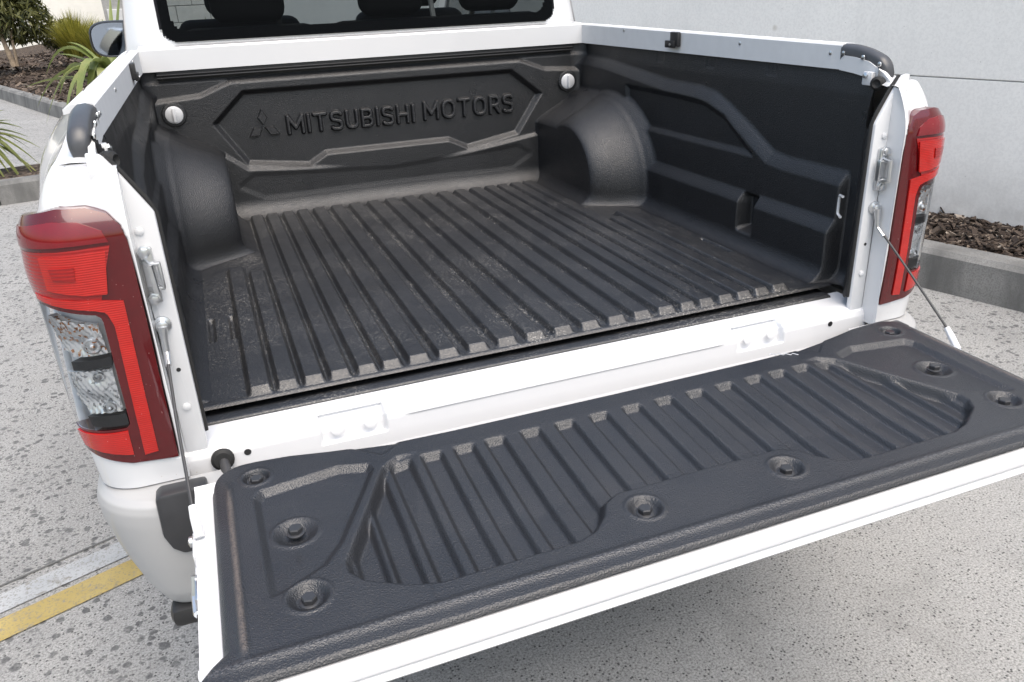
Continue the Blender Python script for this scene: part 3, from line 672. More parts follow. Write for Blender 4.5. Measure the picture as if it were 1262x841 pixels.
# ---- rails along the bed top and front
for sx in (-1, 1):
    bm = bmesh.new()
    poly = [(.738, 1.322), (.738, 1.383), (.742, 1.3875), (.772, 1.3865), (.785, 1.380), (.785, 1.372), (.744, 1.380), (.741, 1.322)]
    add_prism(bm, poly, lambda a_, b_, d: (sx*(a_-.003+.011*(1.462-d)/1.297), d, b_-(.005 if b_ < 1.33 else .0165)*(1.462-d)/1.297), .165, 1.462); o = bm_obj('side_rail', bm, M['rail'], T)
    for (yy, zz) in ((1.143, 1.372), (.528, 1.357), (.198, 1.350)):
        lathe('screw', [(.0045, 0), (.0045, .0015), (.002, .003)], (sx*(.735+.011*(1.462-yy)/1.297), yy, zz), (-sx, 0, 0), M['steel'], o, 10)
    yc = .825 if sx > 0 else 1.02
    cl = box('rail_clip', (sx*.733, yc, 1.357), (.012, .042, .040), M['black'], T, .003); box('clip_tab', (sx*.7275, yc+.018, 1.343), (.008, .05, .02), M['black'], cl, .002)
    lathe('screw', [(.004, 0), (.004, .002), (.0, .003)], (sx*.723, yc+.012, 1.342), (-sx, 0, 0), M['steel'], cl, 8)
bm = bmesh.new(); add_prism(bm, [(1.453, 1.322), (1.453, 1.384), (1.458, 1.3895), (1.532, 1.395), (1.532, 1.388), (1.46, 1.378), (1.457, 1.322)], lambda a_, b_, d: (d, a_, b_), -.7355, .7355)
bm_obj('front_rail', bm, M['paint'], T)
box('front_rail_seal', (0, 1.464, 1.314), (1.40, .012, .024), M['black'], T, .003)
for z in (1.302, 1.3105): box('seal_strip', (0, 1.461, z), (1.40, .014, .005), M['black'], T, .002)

# ---- white bodyside shells, plan curve s along the body corner
RL = .08; XS = .865
def plan(s, off=0.0):
    """s=0 at x=.705 on the rear face; corner arc; then forward along the side. off>0 pushes outwards"""
    flat = XS-RL-.705; arc = RL*math.pi/2; s = np.asarray(s, float)
    x = np.empty_like(s); y = np.empty_like(s); nx = np.empty_like(s); ny = np.empty_like(s)
    a = s < flat; x[a] = .705+s[a]; y[a] = -.07; nx[a] = 0; ny[a] = -1
    b = (s >= flat) & (s < flat+arc); th = (s[b]-flat)/RL; x[b] = XS-RL+RL*np.sin(th); y[b] = -.07+RL-RL*np.cos(th); nx[b] = np.sin(th); ny[b] = -np.cos(th)
    c = s >= flat+arc; q = np.clip((s[c]-flat-arc)/.5, 0, 1); x[c] = XS+.028*(q*q*(3-2*q)); y[c] = -.07+RL+(s[c]-flat-arc); nx[c] = 1; ny[c] = 0
    return x+nx*off, y+ny*off
S_ARC = XS-RL-.705; S_SIDE = S_ARC+RL*math.pi/2
def lean(z): return .125*np.clip((z-1.205)/.18, 0, 2)**2.0
LAMP = [(.020, .840), (.090, .846), (.205, .870), (.255, .95), (.30, 1.06), (.34, 1.125), (.40, 1.16), (.465, 1.185), (.455, 1.203), (.30, 1.229), (.115, 1.251), (.062, 1.249), (.038, 1.241), (.023, 1.224), (.018, 1.20), (.016, 1.08)]
def topz(s):
    x, y = plan(s); return np.interp(s, [0, .03, S_ARC, S_ARC+.05, S_ARC+.10, S_SIDE, S_SIDE+.05, S_SIDE+.155, S_SIDE+.160, S_SIDE+1.46], [1.299, 1.301, 1.302, 1.302, 1.303, 1.304, 1.309, 1.332, 1.3675, 1.3865])
for sx in (-1, 1):
    ss = np.unique(np.concatenate([np.linspace(.0115, S_SIDE+.3, 230), np.linspace(S_SIDE+.3, S_SIDE+1.5, 50)])); vv = np.concatenate([np.linspace(0, .6, 90), np.linspace(.6, 1, 120)[1:]])
    Sg, Vg = np.meshgrid(ss, vv, indexing='ij'); zt = topz(Sg); Zg = .795+(zt-.795)*Vg
    xx, yy = plan(Sg); x2, y2 = plan(Sg, -1.0); nx, ny = xx-x2, yy-y2
    low = .045*np.clip((1.0-Zg)/.45, 0, 1)**2
    ins = .034*lstep(-.002, .002, sdpoly(Sg, Zg, [((a if a < .07 else .07+(a-.07)*.80), b) for a, b in LAMP]))
    cin = .024*sstep(1.19, 1.25, Zg)*(1-sstep(S_SIDE+.02, S_SIDE+.36, Sg))*sstep(.01, .06, Sg)
    off = -lean(Zg)-low-ins-cin
    Xg = sx*(xx+nx*off); Yg = yy+ny*off
    body = grid('bedside_panel', Xg, Yg, Zg, M['paint'], T, flip=(sx > 0))
    # lower skirt, ahead of the bumper, cut for the wheel
    Sg, Vg = np.meshgrid(np.linspace(S_SIDE+.02, S_SIDE+1.5, 120), np.linspace(0, 1, 14), indexing='ij'); xx, yy = plan(Sg)
    wa = np.sqrt(np.clip(.40**2-(yy-1.0)**2, 0, None))+.38; zb = np.maximum(.50, np.where(np.abs(yy-1.0) < .4, wa, 0)); zb = np.minimum(zb, .79)
    Zg = zb+(.795-zb)*Vg; low = .045*np.clip((1.0-Zg)/.45, 0, 1)**2
    grid('lower_side', sx*(xx-low), yy, Zg, M['paint'], T, flip=(sx > 0))
    # top of the bedside: from the leaned shoulder inwards to the rail
    s_ = np.concatenate([np.linspace(.0115, S_SIDE+.17, 60), np.linspace(S_SIDE+.18, S_SIDE+1.48, 50)]); zt = topz(s_); xx, yy = plan(s_); x2, y2 = plan(s_, -1.0); off = -lean(zt)-.024*(1-sstep(S_SIDE+.02, S_SIDE+.36, s_))*sstep(.01, .06, s_)
    ox = xx+(xx-x2)*off; oy = yy+(yy-y2)*off; dep = .02+.10*sstep(.0, .06, s_)
    ix = np.maximum(np.minimum(.748, ox), ox-(xx-x2)*dep); iy = oy-(yy-y2)*dep
    q = np.linspace(0, 1, 6)
    Xg = sx*(ox[:, None]*(1-q)+ix[:, None]*q); Yg = oy[:, None]*(1-q)+iy[:, None]*q; Zg = zt[:, None]+.0025*np.sin(q*math.pi)-.002*q-.0006
    grid('bedside_cap', Xg, Yg, Zg, M['paint'], T, flip=(sx < 0))
    # pillar: rear face with slanted top edge, return flange into the bed
    poly = [(.681, .79), (.681, 1.228), (.722, 1.300), (.734, 1.318), (.754, 1.322), (.757, 1.25), (.728, 1.24), (.722, 1.20), (.716, 1.05), (.718, .79)]
    o = prism('rear_pillar', poly, lambda a_, b_, d: (sx*a_, d, b_), -.026, -.013, M['paint'], T, .004)
    # weather strip following the liner edge
    tube('edge_seal', [(sx*.680, -.0155, .85), (sx*.680, -.0155, 1.226), (sx*.690, -.0155, 1.250), (sx*.7205, -.0155, 1.300), (sx*.735, -.0155, 1.318)], .0042, M['rubber'], T, 8)
    # flange between pillar and lamp
    poly = [(.7055, .79), (.7055, 1.235), (.728, 1.262), (.76, 1.262), (.76, .79)]
    # lamp-side channel wall
    zc = np.linspace(.79, 1.297, 60); q = np.linspace(0, 1, 8); Zc, Qc = np.meshgrid(zc, q, indexing='ij'); yp = -.0695+lean(Zc)
    grid('pillar_channel', sx*(.7166+.001*np.sin(Qc*math.pi)), -.0255*Qc+(1-Qc)*yp, Zc, M['paint'], T, flip=(sx > 0))
    # striker
    st = box('tailgate_striker', (sx*.7055, -.031, 1.135), (.018, .010, .088), M['steel'], T, .003)
    for dz_ in (-.019, .019): box('striker_frame', (sx*.6985, -.040, 1.135+dz_), (.020, .012, .005), M['steel'], st, .0015)
    box('striker_frame', (sx*.6905, -.040, 1.135), (.005, .012, .040), M['steel'], st, .0015)
    tube('striker_loop', [(sx*.7105, -.034, 1.158), (sx*.7015, -.060, 1.156), (sx*.7005, -.062, 1.118), (sx*.7105, -.034, 1.114)], .0046, M['steel'], st, 8)
    for z in (1.173, 1.099): lathe('bolt', [(.010, 0), (.010, .003), (.007, .004), (.007, .009), (.004, .010)], (sx*.7075, -.035, z), (0, -1, 0), M['steel'], st, 6)
    lathe('plug', [(.0065, 0), (.0065, .002), (.002, .004)], (sx*.7075, -.0265, 1.203), (0, -1, 0), M['paint'], T, 12)
    lathe('plug', [(.007, 0), (.007, .002), (.003, .004)], (sx*.700, -.0265, .905), (0, -1, 0), M['paint'], T, 12)
    lathe('pin_hole', [(.0035, 0), (.0035, .0006)], (sx*.699, -.0262, .972), (0, -1, 0), M['black'], T, 10)
    # liner tie hook showing white through its cut-out
    tube('tie_hook', [(sx*.690, .047, 1.062), (sx*.6995, .066, 1.060), (sx*.7015, .069, 1.052), (sx*.7015, .069, 1.026), (sx*.6995, .066, 1.018), (sx*.690, .047, 1.016)], .0032, M['paint'], T, 8)
    # support cable
    cb = tube('support_cable', [(sx*.7085, -.040, 1.018), (sx*.7075, -.140, .947), (sx*.7025, -.258, .864)], .0024, M['cable'], T, 8)
    lathe('anchor_bolt', [(.0135, 0), (.0135, .004), (.009, .006), (.009, .012), (.005, .014)], (sx*.7065, -.027, 1.053), (0, -1, 0), M['steel'], cb, 16)
    bm = bmesh.new(); add_tube(bm, [(sx*.7065, -.038, 1.053), (sx*.7075, -.040, 1.035), (sx*.7085, -.044, 1.012), (sx*.7083, -.064, .998)], [.008, .006, .0055, .0048], 10); bm_obj('cable_end', bm, M['steel'], cb)
    bm = bmesh.new(); add_tube(bm, [(sx*.7022, -.259, .863), (sx*.7008, -.272, .852), (sx*.6985, -.294, .832)], [.0055, .007, .007], 10); bm_obj('cable_end', bm, M['paint'], cb)
    # rail end cap
    n_ = 26; sec = [(-.021, -.020), (-.022, .004), (-.018, .010), (-.008, .0135), (.004, .0125), (.011, .007), (.0145, -.003), (.0150, -.014), (.013, -.024), (.0, -.026)]
    bm = bmesh.new(); rings = []
    for i in range(n_+1):
        t = i/n_; y = .166-.132*t; zc = 1.3575-.030*t**2.2-.012*max(0, (t-.8)/.2)**2; sc = 1.0 if t < .82 else max(.12, math.sqrt(max(0, 1-((t-.82)/.18)**2)))
        sc *= 1-.12*t
        rings.append([bm.verts.new((sx*(.7665+.003*t+a_*sc), y+(.006 if sc < .5 else 0), zc+b_*sc-(1-sc)*.006)) for a_, b_ in sec])
    m_ = len(sec)
    for i in range(n_):
        for k in range(m_): bm.faces.new((rings[i][k], rings[i][(k+1) % m_], rings[i+1][(k+1) % m_], rings[i+1][k]))
    bm.faces.new(rings[0]); bm.faces.new(rings[-1])
    cap = bm_obj('rail_end_cap', bm, M['cap'], T, True, 40)
    for (yy, zz) in ((.157, 1.3515), (.098, 1.346), (.050, 1.335)):
        lathe('screw', [(.0052, 0), (.005, .002), (.002, .0035)], (sx*.745, yy, zz), (-sx, 0, 0), M['steel'], cap, 10)
    # white bracket under the cap and rubber stop
    poly = [(.165, 1.316), (.165, 1.348), (.12, 1.345), (.08, 1.338), (.035, 1.318), (.01, 1.300), (.01, 1.292), (.06, 1.293), (.066, 1.303), (.085, 1.307), (.12, 1.312)]
    br = prism('rail_bracket', poly, lambda a_, b_, d: (sx*d, a_, b_), .7455, .755, M['rail'], T)
    box('bracket_tab', (sx*.738, .068, 1.306), (.012, .026, .028), M['paint'], br, .003)
    lathe('bolt', [(.0065, 0), (.0065, .004), (.002, .006)], (sx*.732, .070, 1.312), (-sx, 0, .2), M['steel'], br, 6)
    lathe('rubber_stop', [(.013, 0), (.014, .004), (.014, .016), (.009, .020), (.004, .016)], (sx*.738, .036, 1.300), (-sx, -.5, 0), M['rubber'], T, 16)

# ---- tail lamps
def smap(p): return [((a if a < .07 else .07+(a-.07)*.80), b) for a, b in p]
def lamp_pt(sx, s, z, off):
    x, y = plan(np.array(s, float), 0); x2, y2 = plan(np.array(s, float), -1.0); z = np.asarray(z, float)
    # dome of the lens: rolls forward at its top and slightly at its inner edge
    roll = .030*np.clip((z-1.205)/.058, 0, 1.2)**2 + .006*np.clip((.035-np.asarray(s))/.03, 0, 1)**2
    low = .045*np.clip((1.0-z)/.45, 0, 1)**2
    o = off-roll-low+.004
    return sx*(x+(x-x2)*o), y+(y-y2)*o, z
def refine(poly, step=.012):
    out = []
    for i in range(len(poly)):
        a = np.array(poly[i]); b = np.array(poly[(i+1) % len(poly)]); n = max(1, int(np.linalg.norm(b-a)/step))
        out += [tuple(a+(b-a)*k/n) for k in range(n)]
    return out
def lamp_patch(name, sx, poly, off, mat, parent, step=.006, disp=None, skirt=.012):
    """domed patch: grid clipped to the polygon, with a rounded skirt"""
    poly = smap(poly); P = np.array(poly); s0, z0 = P.min(0); s1, z1 = P.max(0)
    bm = bmesh.new(); n = max(2, int((s1-s0)/step)); m = max(2, int((z1-z0)/step))
    vs = [[bm.verts.new((s0+(s1-s0)*i/n, z0+(z1-z0)*j/m, 0)) for j in range(m+1)] for i in range(n+1)]
    for i in range(n):
        for j in range(m): bm.faces.new((vs[i][j], vs[i+1][j], vs[i+1][j+1], vs[i][j+1]))
    # clip: keep inside faces, snap border verts to polygon edge
    def inside(p):
        c = False
        for i in range(len(poly)):
            a, b = poly[i], poly[(i+1) % len(poly)]
            if (a[1] > p[1]) != (b[1] > p[1]) and p[0] < (b[0]-a[0])*(p[1]-a[1])/(b[1]-a[1])+a[0]: c = not c
        return c
    dele = [f_ for f_ in bm.faces if not any(inside(v.co) for v in f_.verts)]
    bmesh.ops.delete(bm, geom=dele, context='FACES')
    for v in bm.verts:
        if not inside(v.co):
            best = None
            for i in range(len(poly)):
                a = Vector((*poly[i], 0)); b = Vector((*poly[(i+1) % len(poly)], 0)); e = b-a; t = max(0, min(1, (v.co-a).dot(e)/e.dot(e))); q = a+e*t; d = (q-v.co).length
                if best is None or d < best[0]: best = (d, q)
            v.co = best[1]
    bmesh.ops.remove_doubles(bm, verts=bm.verts, dist=step*.12)
    ext = bmesh.ops.extrude_edge_only(bm, edges=[e for e in bm.edges if e.is_boundary])['geom']
    rim = {v for v in ext if isinstance(v, bmesh.types.BMVert)}
    for v in bm.verts:
        o = off-(skirt if v in rim else 0); s_, z_ = v.co.x, v.co.y
        if disp and v not in rim: o += disp(s_, z_)
        x, y, z = lamp_pt(sx, s_, z_, o); v.co = (float(x), float(y), float(z))
    return bm_obj(name, bm, mat, parent, True, 50)
def inset_poly(poly, d):
    P = [np.array(p) for p in poly]; n = len(P); area = sum(P[i][0]*P[(i+1) % n][1]-P[(i+1) % n][0]*P[i][1] for i in range(n)); sg = 1 if area > 0 else -1; out = []
    for i in range(n):
        a, b, c = P[i-1], P[i], P[(i+1) % n]; e1 = (b-a)/np.linalg.norm(b-a); e2 = (c-b)/np.linalg.norm(c-b)
        n1 = sg*np.array([-e1[1], e1[0]]); n2 = sg*np.array([-e2[1], e2[0]]); m_ = n1+n2; m_ /= max(.5, m_@m_/2)**.5 if False else 1; l = m_@n1
        out.append(tuple(b+m_*d/max(.35, l)))
    return out
CLR = [(.079, .912), (.20, .908), (.245, .96), (.285, 1.05), (.31, 1.098), (.19, 1.116), (.082, 1.097), (.076, 1.088)]
for sx in (-1, 1):
    L_ = empty('tail_lamp', (0, 2.2, 0)); L_.parent = T; L_.matrix_parent_inverse = Matrix.Translation((0, -2.2, 0))
    # main dark red lens frame: outline with the clear field left open (built as strips)
    lp = lambda name, poly, off, mat, **k: lamp_patch(name, sx, poly, off, mat, L_, **k)
    lp('lens_frame', [(.016, 1.20), (.017, 1.08), (.020, .840), (.090, .846), (.205, .870), (.222, .9065), (.0765, .911), (.0745, 1.092), (.082, 1.0995), (.19, 1.1185), (.312, 1.10), (.34, 1.125), (.47, 1.185), (.46, 1.205), (.30, 1.232), (.115, 1.254), (.062, 1.252), (.036, 1.243), (.021, 1.225)], 0, M['lens_dark'], step=.005, skirt=.03)
    lp('lens_upper', [(.040, 1.205), (.046, 1.222), (.075, 1.236), (.12, 1.239), (.30, 1.220), (.40, 1.204), (.39, 1.193), (.17, 1.203), (.10, 1.205)], .0022, M['lens_pink'], skirt=.004)
    lp('lens_red', [(.040, 1.200), (.17, 1.197), (.36, 1.19), (.31, 1.125), (.19, 1.130), (.072, 1.112)], .0025, M['lens_red'], skirt=.004, disp=lambda s, z: .0012*math.cos(math.pi*min(1, abs((z-1.16)/.04))))
    lp('stop_light', [(.047, 1.193), (.150, 1.191), (.150, 1.142), (.088, 1.132), (.058, 1.130)], .0046, M['lens_bright'], skirt=.003)
    lp('stop_light', [(.095, 1.176), (.135, 1.175), (.132, 1.158), (.098, 1.156)], .0066, M['lens_red'], skirt=.003)
    lp('light_strip', [(.046, .860), (.066, .858), (.060, 1.08), (.066, 1.102), (.085, 1.108), (.19, 1.126), (.19, 1.134), (.07, 1.122), (.040, 1.116)], .003, M['lens_bright'], step=.004, skirt=.004)
    lp('lower_reflector', [(.084, .862), (.185, .878), (.200, .902), (.083, .906)], .0028, M['lens_bright'], skirt=.004)
    lp('lamp_housing', CLR, -.022, M['housing'], skirt=.002)
    lp('indicator_reflector', [(.083, 1.035), (.155, 1.029), (.180, 1.04), (.195, 1.09), (.18, 1.099), (.086, 1.083)], -.008, M['amber'], skirt=.006, disp=lambda s, z: .0016*math.cos(s*620)*math.cos(z*420)-.008*math.exp(-((s-.12)/.026)**2-((z-1.05)/.017)**2)+.004*(z-1.06)/.03, step=.0028)
    lp('divider_bar', [(.079, 1.016), (.158, 1.010), (.158, 1.025), (.079, 1.031)], -.005, M['trim'], skirt=.02)
    lp('reverse_reflector', [(.083, .937), (.150, .934), (.175, .95), (.185, 1.004), (.083, 1.011)], -.008, M['silver'], skirt=.006, disp=lambda s, z: .0016*math.cos(s*620)*math.cos(z*420)-.008*math.exp(-((s-.118)/.032)**2-((z-.952)/.017)**2)-.006*math.exp(-((s-.112)/.018)**2-((z-.999)/.012)**2), step=.0028)
    lp('divider_bar', [(.079, .914), (.152, .913), (.158, .931), (.079, .934)], -.005, M['trim'], skirt=.02)
    for (s_, z_, r_) in ((.108, 1.050, .013), (.112, .999, .009), (.108, .946, .010)):
        p = Vector([float(q) for q in lamp_pt(sx, smap([(s_, z_)])[0][0], z_, -.013)]); lathe('bulb', [(r_, -.004), (r_, .006), (r_*.8, .008), (r_*.72, .003), (r_*.4, .009), (.001, .011)], p, (0, -1, 0), M['silver'] if z_ < 1.04 else M['amber'], L_, 18)
    lp('clear_lens', CLR, -.001, M['clear'], skirt=.001)

# ---- rear sill between the pillars
def sprof():
    return [(.060, .829), (.034, .8285), (-.004, .8265), (-.022, .823), (-.031, .816), (-.0345, .806), (-.036, .78), (-.037, .70)]
xs = np.linspace(-.722, .722, 720); pr = np.array(sprof()); tt = np.linspace(0, len(pr)-1, 64); py = np.interp(tt, np.arange(len(pr)), pr[:, 0]); pz = np.interp(tt, np.arange(len(pr)), pr[:, 1])
X = np.repeat(xs[:, None], 64, 1); Y = np.repeat(py[None], 720, 0).copy(); Z = np.repeat(pz[None], 720, 0).copy()
dist = np.linspace(0, 1, 64)[None]
for sx in (-1, 1):
    w = (1-lstep(.055, .060, np.abs(X-sx*.438), 0))*lstep(.8268, .8255, Z)*lstep(.784, .786, Z); Y += .014*w; Z -= .007*w
bead = (1-lstep(.003, .006, np.abs(Z-.812)))*(1-lstep(.33, .35, np.abs(X))); Y -= .003*bead
grid('rear_sill', X, Y, Z, M['paint'], T, flip=True)
for sx in (-1, 1):
    lathe('sill_hole', [(.006, 0), (.006, .0007)], (sx*.622, -.0352, .802), (0, -1, 0), M['black'], T, 14)
    for q in (-.03, .03): lathe('sill_plug', [(.011, 0), (.011, .001), (.008, .002)], (sx*.438+q, -.030, .805), (0, -1, .25), M['paint'], T, 16)
    if sx > 0: continue
    g = lathe('hinge_grommet', [(.019, 0), (.019, .006), (.014, .010), (.010, .010)], (sx*.663, -.036, .800), (0, -1, .15), M['rubber'], T, 20)
    tube('hinge_pin', [(sx*.663, -.03, .802), (sx*.660, -.06, .792), (sx*.655, -.10, .775), (sx*.652, -.16, .765)], .0085, M['cable'], g, 12)

# ---- tailgate
TG = empty('tailgate', (0, 2.2, 0)); TG.parent = T; TG.matrix_parent_inverse = Matrix.Translation((0, -2.2, 0))
def tilt(y): return .8535-.007*(-y-.15)/.46      # the gate droops slightly towards its free edge
U, Vv = np.meshgrid(np.concatenate([np.linspace(-1, -.985, 8)[:-1], np.linspace(-.985, .985, 620), np.linspace(.985, 1, 8)[1:]]), np.concatenate([np.linspace(0, .03, 8)[:-1], np.linspace(.03, .96, 210), np.linspace(.96, 1, 16)[1:]]), indexing='ij')
XA = U*.69
def yh(x):
    a = np.abs(x); y = np.interp(a, [0, .30, .40, .50, .56, .61, .625, .63], [-.196, -.194, -.190, -.172, -.158, -.153, -.153, -.153])
    return np.where(a > .625, -.153-.05*(1-np.sqrt(np.clip(1-((a-.625)/.05)**2, 0, 1))), y)
def yo(x): return -.601+0*x
xs_t = np.clip(XA*.98, -.678, .678); y0 = yh(xs_t); Y = y0+(yo(XA)-y0)*Vv
W = .678+.0*Y+.059*np.clip((-.543-Y)/.075, 0, 1)**1.0
X = U*W
y0 = yh(np.clip(X, -.675, .675)); y0 = np.where(np.abs(X) > .674, -.203, y0); Y = y0+(yo(X)-y0)*Vv
Z = tilt(Y)
ax = np.abs(X)
# pocket with deepening floor, and grooves
pk = mirror_poly([(0, -.238), (-.405, -.238), (-.430, -.258), (-.520, -.450), (-.520, -.470), (-.505, -.492), (-.455, -.522), (-.420, -.533), (-.235, -.533), (-.205, -.524), (-.180, -.500), (-.165, -.475), (-.140, -.461), (0, -.459)])
sd_ = sdpoly(X, Y, pk); ramp_ = np.clip((-.24-Y)/.2, 0, 1); side_d = np.maximum(ramp_, sstep(.36, .44, ax))
Z -= .0105*lstep(-.003, .006, sd_)*side_d
gc = [0, .0627, .1255, .186, .248, .300, .353, .403, .450, .492]
for c in sorted({s*g for g in gc for s in (-1, 1)}):
    Zg = .0105*(1-lstep(.0115, .0190, np.abs(X-c), .15))*lstep(-.2475, -.2575, Y)*lstep(.000, .009, sd_)
    Z -= Zg
# corner panels
for sx in (-1, 1):
    pp = [(sx*a_, b_) for a_, b_ in [(-.617, -.262), (-.608, -.247), (-.494, -.230), (-.452, -.243), (-.449, -.256), (-.520, -.405), (-.548, -.442), (-.600, -.470), (-.615, -.474)]]
    Z -= .0095*lstep(-.0055, .0055, sdpoly(X, Y, pp), .2)*np.clip(1.25-(-.23-Y)/.40, .4, 1)
    hp = [(sx*a_, b_) for a_, b_ in [(-.471, -.180), (-.430, -.166), (-.388, -.198), (-.424, -.222)]]
    Z -= .0022*lstep(-.0015, .0015, sdpoly(X, Y, hp))
BOLTS = [(.613, -.206, .019), (.574, -.352, .029), (.575, -.494, .025), (.119, -.507, .024)]
for sx in (-1, 1):
    for bx, by, br in BOLTS:
        d = np.hypot(X-sx*bx, Y-by)
        Z -= .009*(1-lstep(.015, br, d, .5))
        Z += .0018*np.exp(-((d-br-.003)/.003)**2)
# raised beads near the free edge and along each end
Z += .0032*np.exp(-((Y+.573)/.0065)**2)*lstep(.69, .64, ax)
Z += .0040*np.exp(-((ax-.6535)/.006)**2)*lstep(-.2, -.23, Y)*lstep(-.575, -.55, Y)
Z -= .0008*np.clip((-.584-Y)/.017, 0, 1)**1.5
Z -= .004*np.clip((ax-.660)/.015, 0, 1)**1.5*lstep(-.56, -.54, Y)
# outer skirt
Z -= .010*(1-np.sqrt(np.clip(1-np.clip((np.abs(U)-.985)/.015, 0, 1)**2, 0, 1)))
Z -= .010*(1-np.sqrt(np.clip(1-np.clip((.03-Vv)/.03, 0, 1)**2, 0, 1)))
Z -= .006*np.clip((Vv-.985)/.015, 0, 1)**2
gl = grid('tailgate_liner', X, Y, Z, M['gate'], TG, flip=True)
bolt_me = None
for sx in (-1, 1):
    for bx, by, br in BOLTS:
        if bolt_me is None:
            bm = bmesh.new(); add_lathe(bm, [(.0125, 0), (.0125, .002), (.0105, .003)], (0, 0, 0), (0, 0, 1), 24); add_lathe(bm, [(.0098, .002), (.0098, .009), (.0085, .0105)], (0, 0, 0), (0, 0, 1), 6)
            bolt_me = bpy.data.meshes.new('liner_bolt'); bmesh.ops.recalc_face_normals(bm, faces=bm.faces); bm.to_mesh(bolt_me); bm.free(); bolt_me.materials.append(M['trim']); bolt_me.shade_smooth(); bolt_me.set_sharp_from_angle(angle=R(35))
        o = bpy.data.objects.new('liner_bolt', bolt_me); COL.objects.link(o); o.location = (sx*bx, by, tilt(by)-.0105); attach(o, TG)
        o.location = (sx*bx, by, tilt(by)-.0105)
# gate shell: closed section swept across, with rounded lip
pr = [(-.160, .832), (-.172, .80), (-.575, .80), (-.588, .830), (-.598, .835), (-.606, .8362), (-.6125, .8345), (-.615, .830), (-.617, .8215), (-.6165, .8185), (-.611, .8175), (-.611, .814), (-.6195, .8125), (-.6215, .809), (-.619, .805), (-.602, .803), (-.585, .790), (-.40, .786), (-.18, .785), (-.160, .79)]
bm = bmesh.new(); n_ = 90; rings = []
for i in range(n_+1):
    x = -.7045+1.409*i/n_; e = max(0, abs(x)-.66)/.0445
    rings.append([bm.verts.new((x, y+(.050*max(0, (abs(x)-.672)/.0325) if y < -.59 else 0), (.827 if z == .80 and abs(x) > .640 else z))) for y, z in pr])
m_ = len(pr)
for i in range(n_):
    for k in range(m_): bm.faces.new((rings[i][k], rings[i][(k+1) % m_], rings[i+1][(k+1) % m_], rings[i+1][k]))
bm.faces.new(rings[0]); bm.faces.new(rings[-1]); bmesh.ops.recalc_face_normals(bm, faces=bm.faces)
bm_obj('gate_shell', bm, M['paint'], TG, True, 28)
for sx in (-1, 1):
    lt = box('latch', (sx*.7065, -.375, .795), (.008, .052, .038), M['steel'], TG, .003)
    tube('latch_claw', [(sx*.710, -.352, .815), (sx*.714, -.362, .790), (sx*.714, -.384, .779), (sx*.711, -.400, .790)], .0048, M['steel'], TG, 8)
    box('latch_slot', (sx*.7105, -.398, .783), (.004, .022, .014), M['black'], TG, .001)
    cl = box('cable_bracket', (sx*.7065, -.300, .817), (.006, .055, .024), M['paint'], TG, .003)
    lathe('bolt', [(.008, 0), (.008, .004), (.003, .006)], (sx*.7095, -.285, .822), (sx, 0, 0), M['steel'], TG, 12)
    tube('seam_bead', [(sx*.7055, -.31, .806), (sx*.7065, -.335, .80), (sx*.7065, -.36, .802)], .005, M['paint'], TG, 8)
# maker's small print on the liner: a short scuffed text-like moulding is left as relief
tube('moulded_mark', [(.330+.0062*k, -.190-.0028*k+(.0035 if k % 2 else -.0035), tilt(-.2)+.0006) for k in range(9)], .0009, M['knob'], TG, 6)

# ---- bumper: two painted corners joined by a dark centre step
def bplan(s, off):
    rr = .125; xs_ = .868; flat = xs_-rr-.70; arc = rr*math.pi/2; s = np.asarray(s, float); off = np.broadcast_to(np.asarray(off, float), s.shape)
    th = np.clip((s-flat)/rr, 0, math.pi/2)
    x = np.where(s < flat, .70+s, np.where(s < flat+arc, xs_-rr+(rr+off)*np.sin(th), xs_+off))
    y = np.where(s < flat, -.118-off, np.where(s < flat+arc, -.118+rr-(rr+off)*np.cos(th), -.118+rr+(s-flat-arc))); return x, y
for sx in (-1, 1):
    ss = np.linspace(-.05, .48, 60)
    prof = [(-.060, .793), (-.030, .7925), (-.014, .789), (-.004, .781), (.0, .768), (.0005, .745), (-.002, .70), (-.006, .65), (-.012, .60), (-.022, .572), (-.040, .560)]
    pr = np.array(prof); tt = np.linspace(0, len(pr)-1, 50); po = np.interp(tt, np.arange(len(pr)), pr[:, 0]); pz = np.interp(tt, np.arange(len(pr)), pr[:, 1])
    Sg, O = np.meshgrid(ss, po, indexing='ij'); X, Y = bplan(Sg, O*(1.0)); Zb = np.repeat(pz[None], 60, 0)
    # the corner tucks in towards its bottom
    tk = .030*np.clip((.76-Zb)/.2, 0, 1)**1.5*sstep(.04, .2, Sg); X = X-tk
    rise = .10*sstep(.12, .42, Sg)*np.clip((.70-Zb)/.14, 0, 1); Zb = Zb+rise
    grid('bumper_corner', sx*X, Y, Zb, M['bumper'], T, flip=(sx > 0))
    # black step pad notched into the inner end
    poly = [(.690, .690), (.690, .806), (.760, .806), (.768, .799), (.770, .730), (.761, .704), (.745, .690)]
    sp = prism('step_pad', poly, lambda a_, b_, d: (sx*a_, d, b_), -.122, -.085, M['trim'], T, .006)
    box('lower_valance', (sx*.745, -.080, .548), (.10, .05, .04), M['black'], T, .015)
box('centre_step', (0, -.055, .62), (1.28, .07, .10), M['black'], T, .012)
box('underbody_light_block', (0, 2.1, .62), (1.40, 4.1, .16), M['black'], T, .02)  # plain unseen box added to keep light out from below
box('bed_light_block', (0, .74, .765), (1.44, 1.44, .11), M['black'], T, .01)  # second unseen box, added under the bed floor against light from below
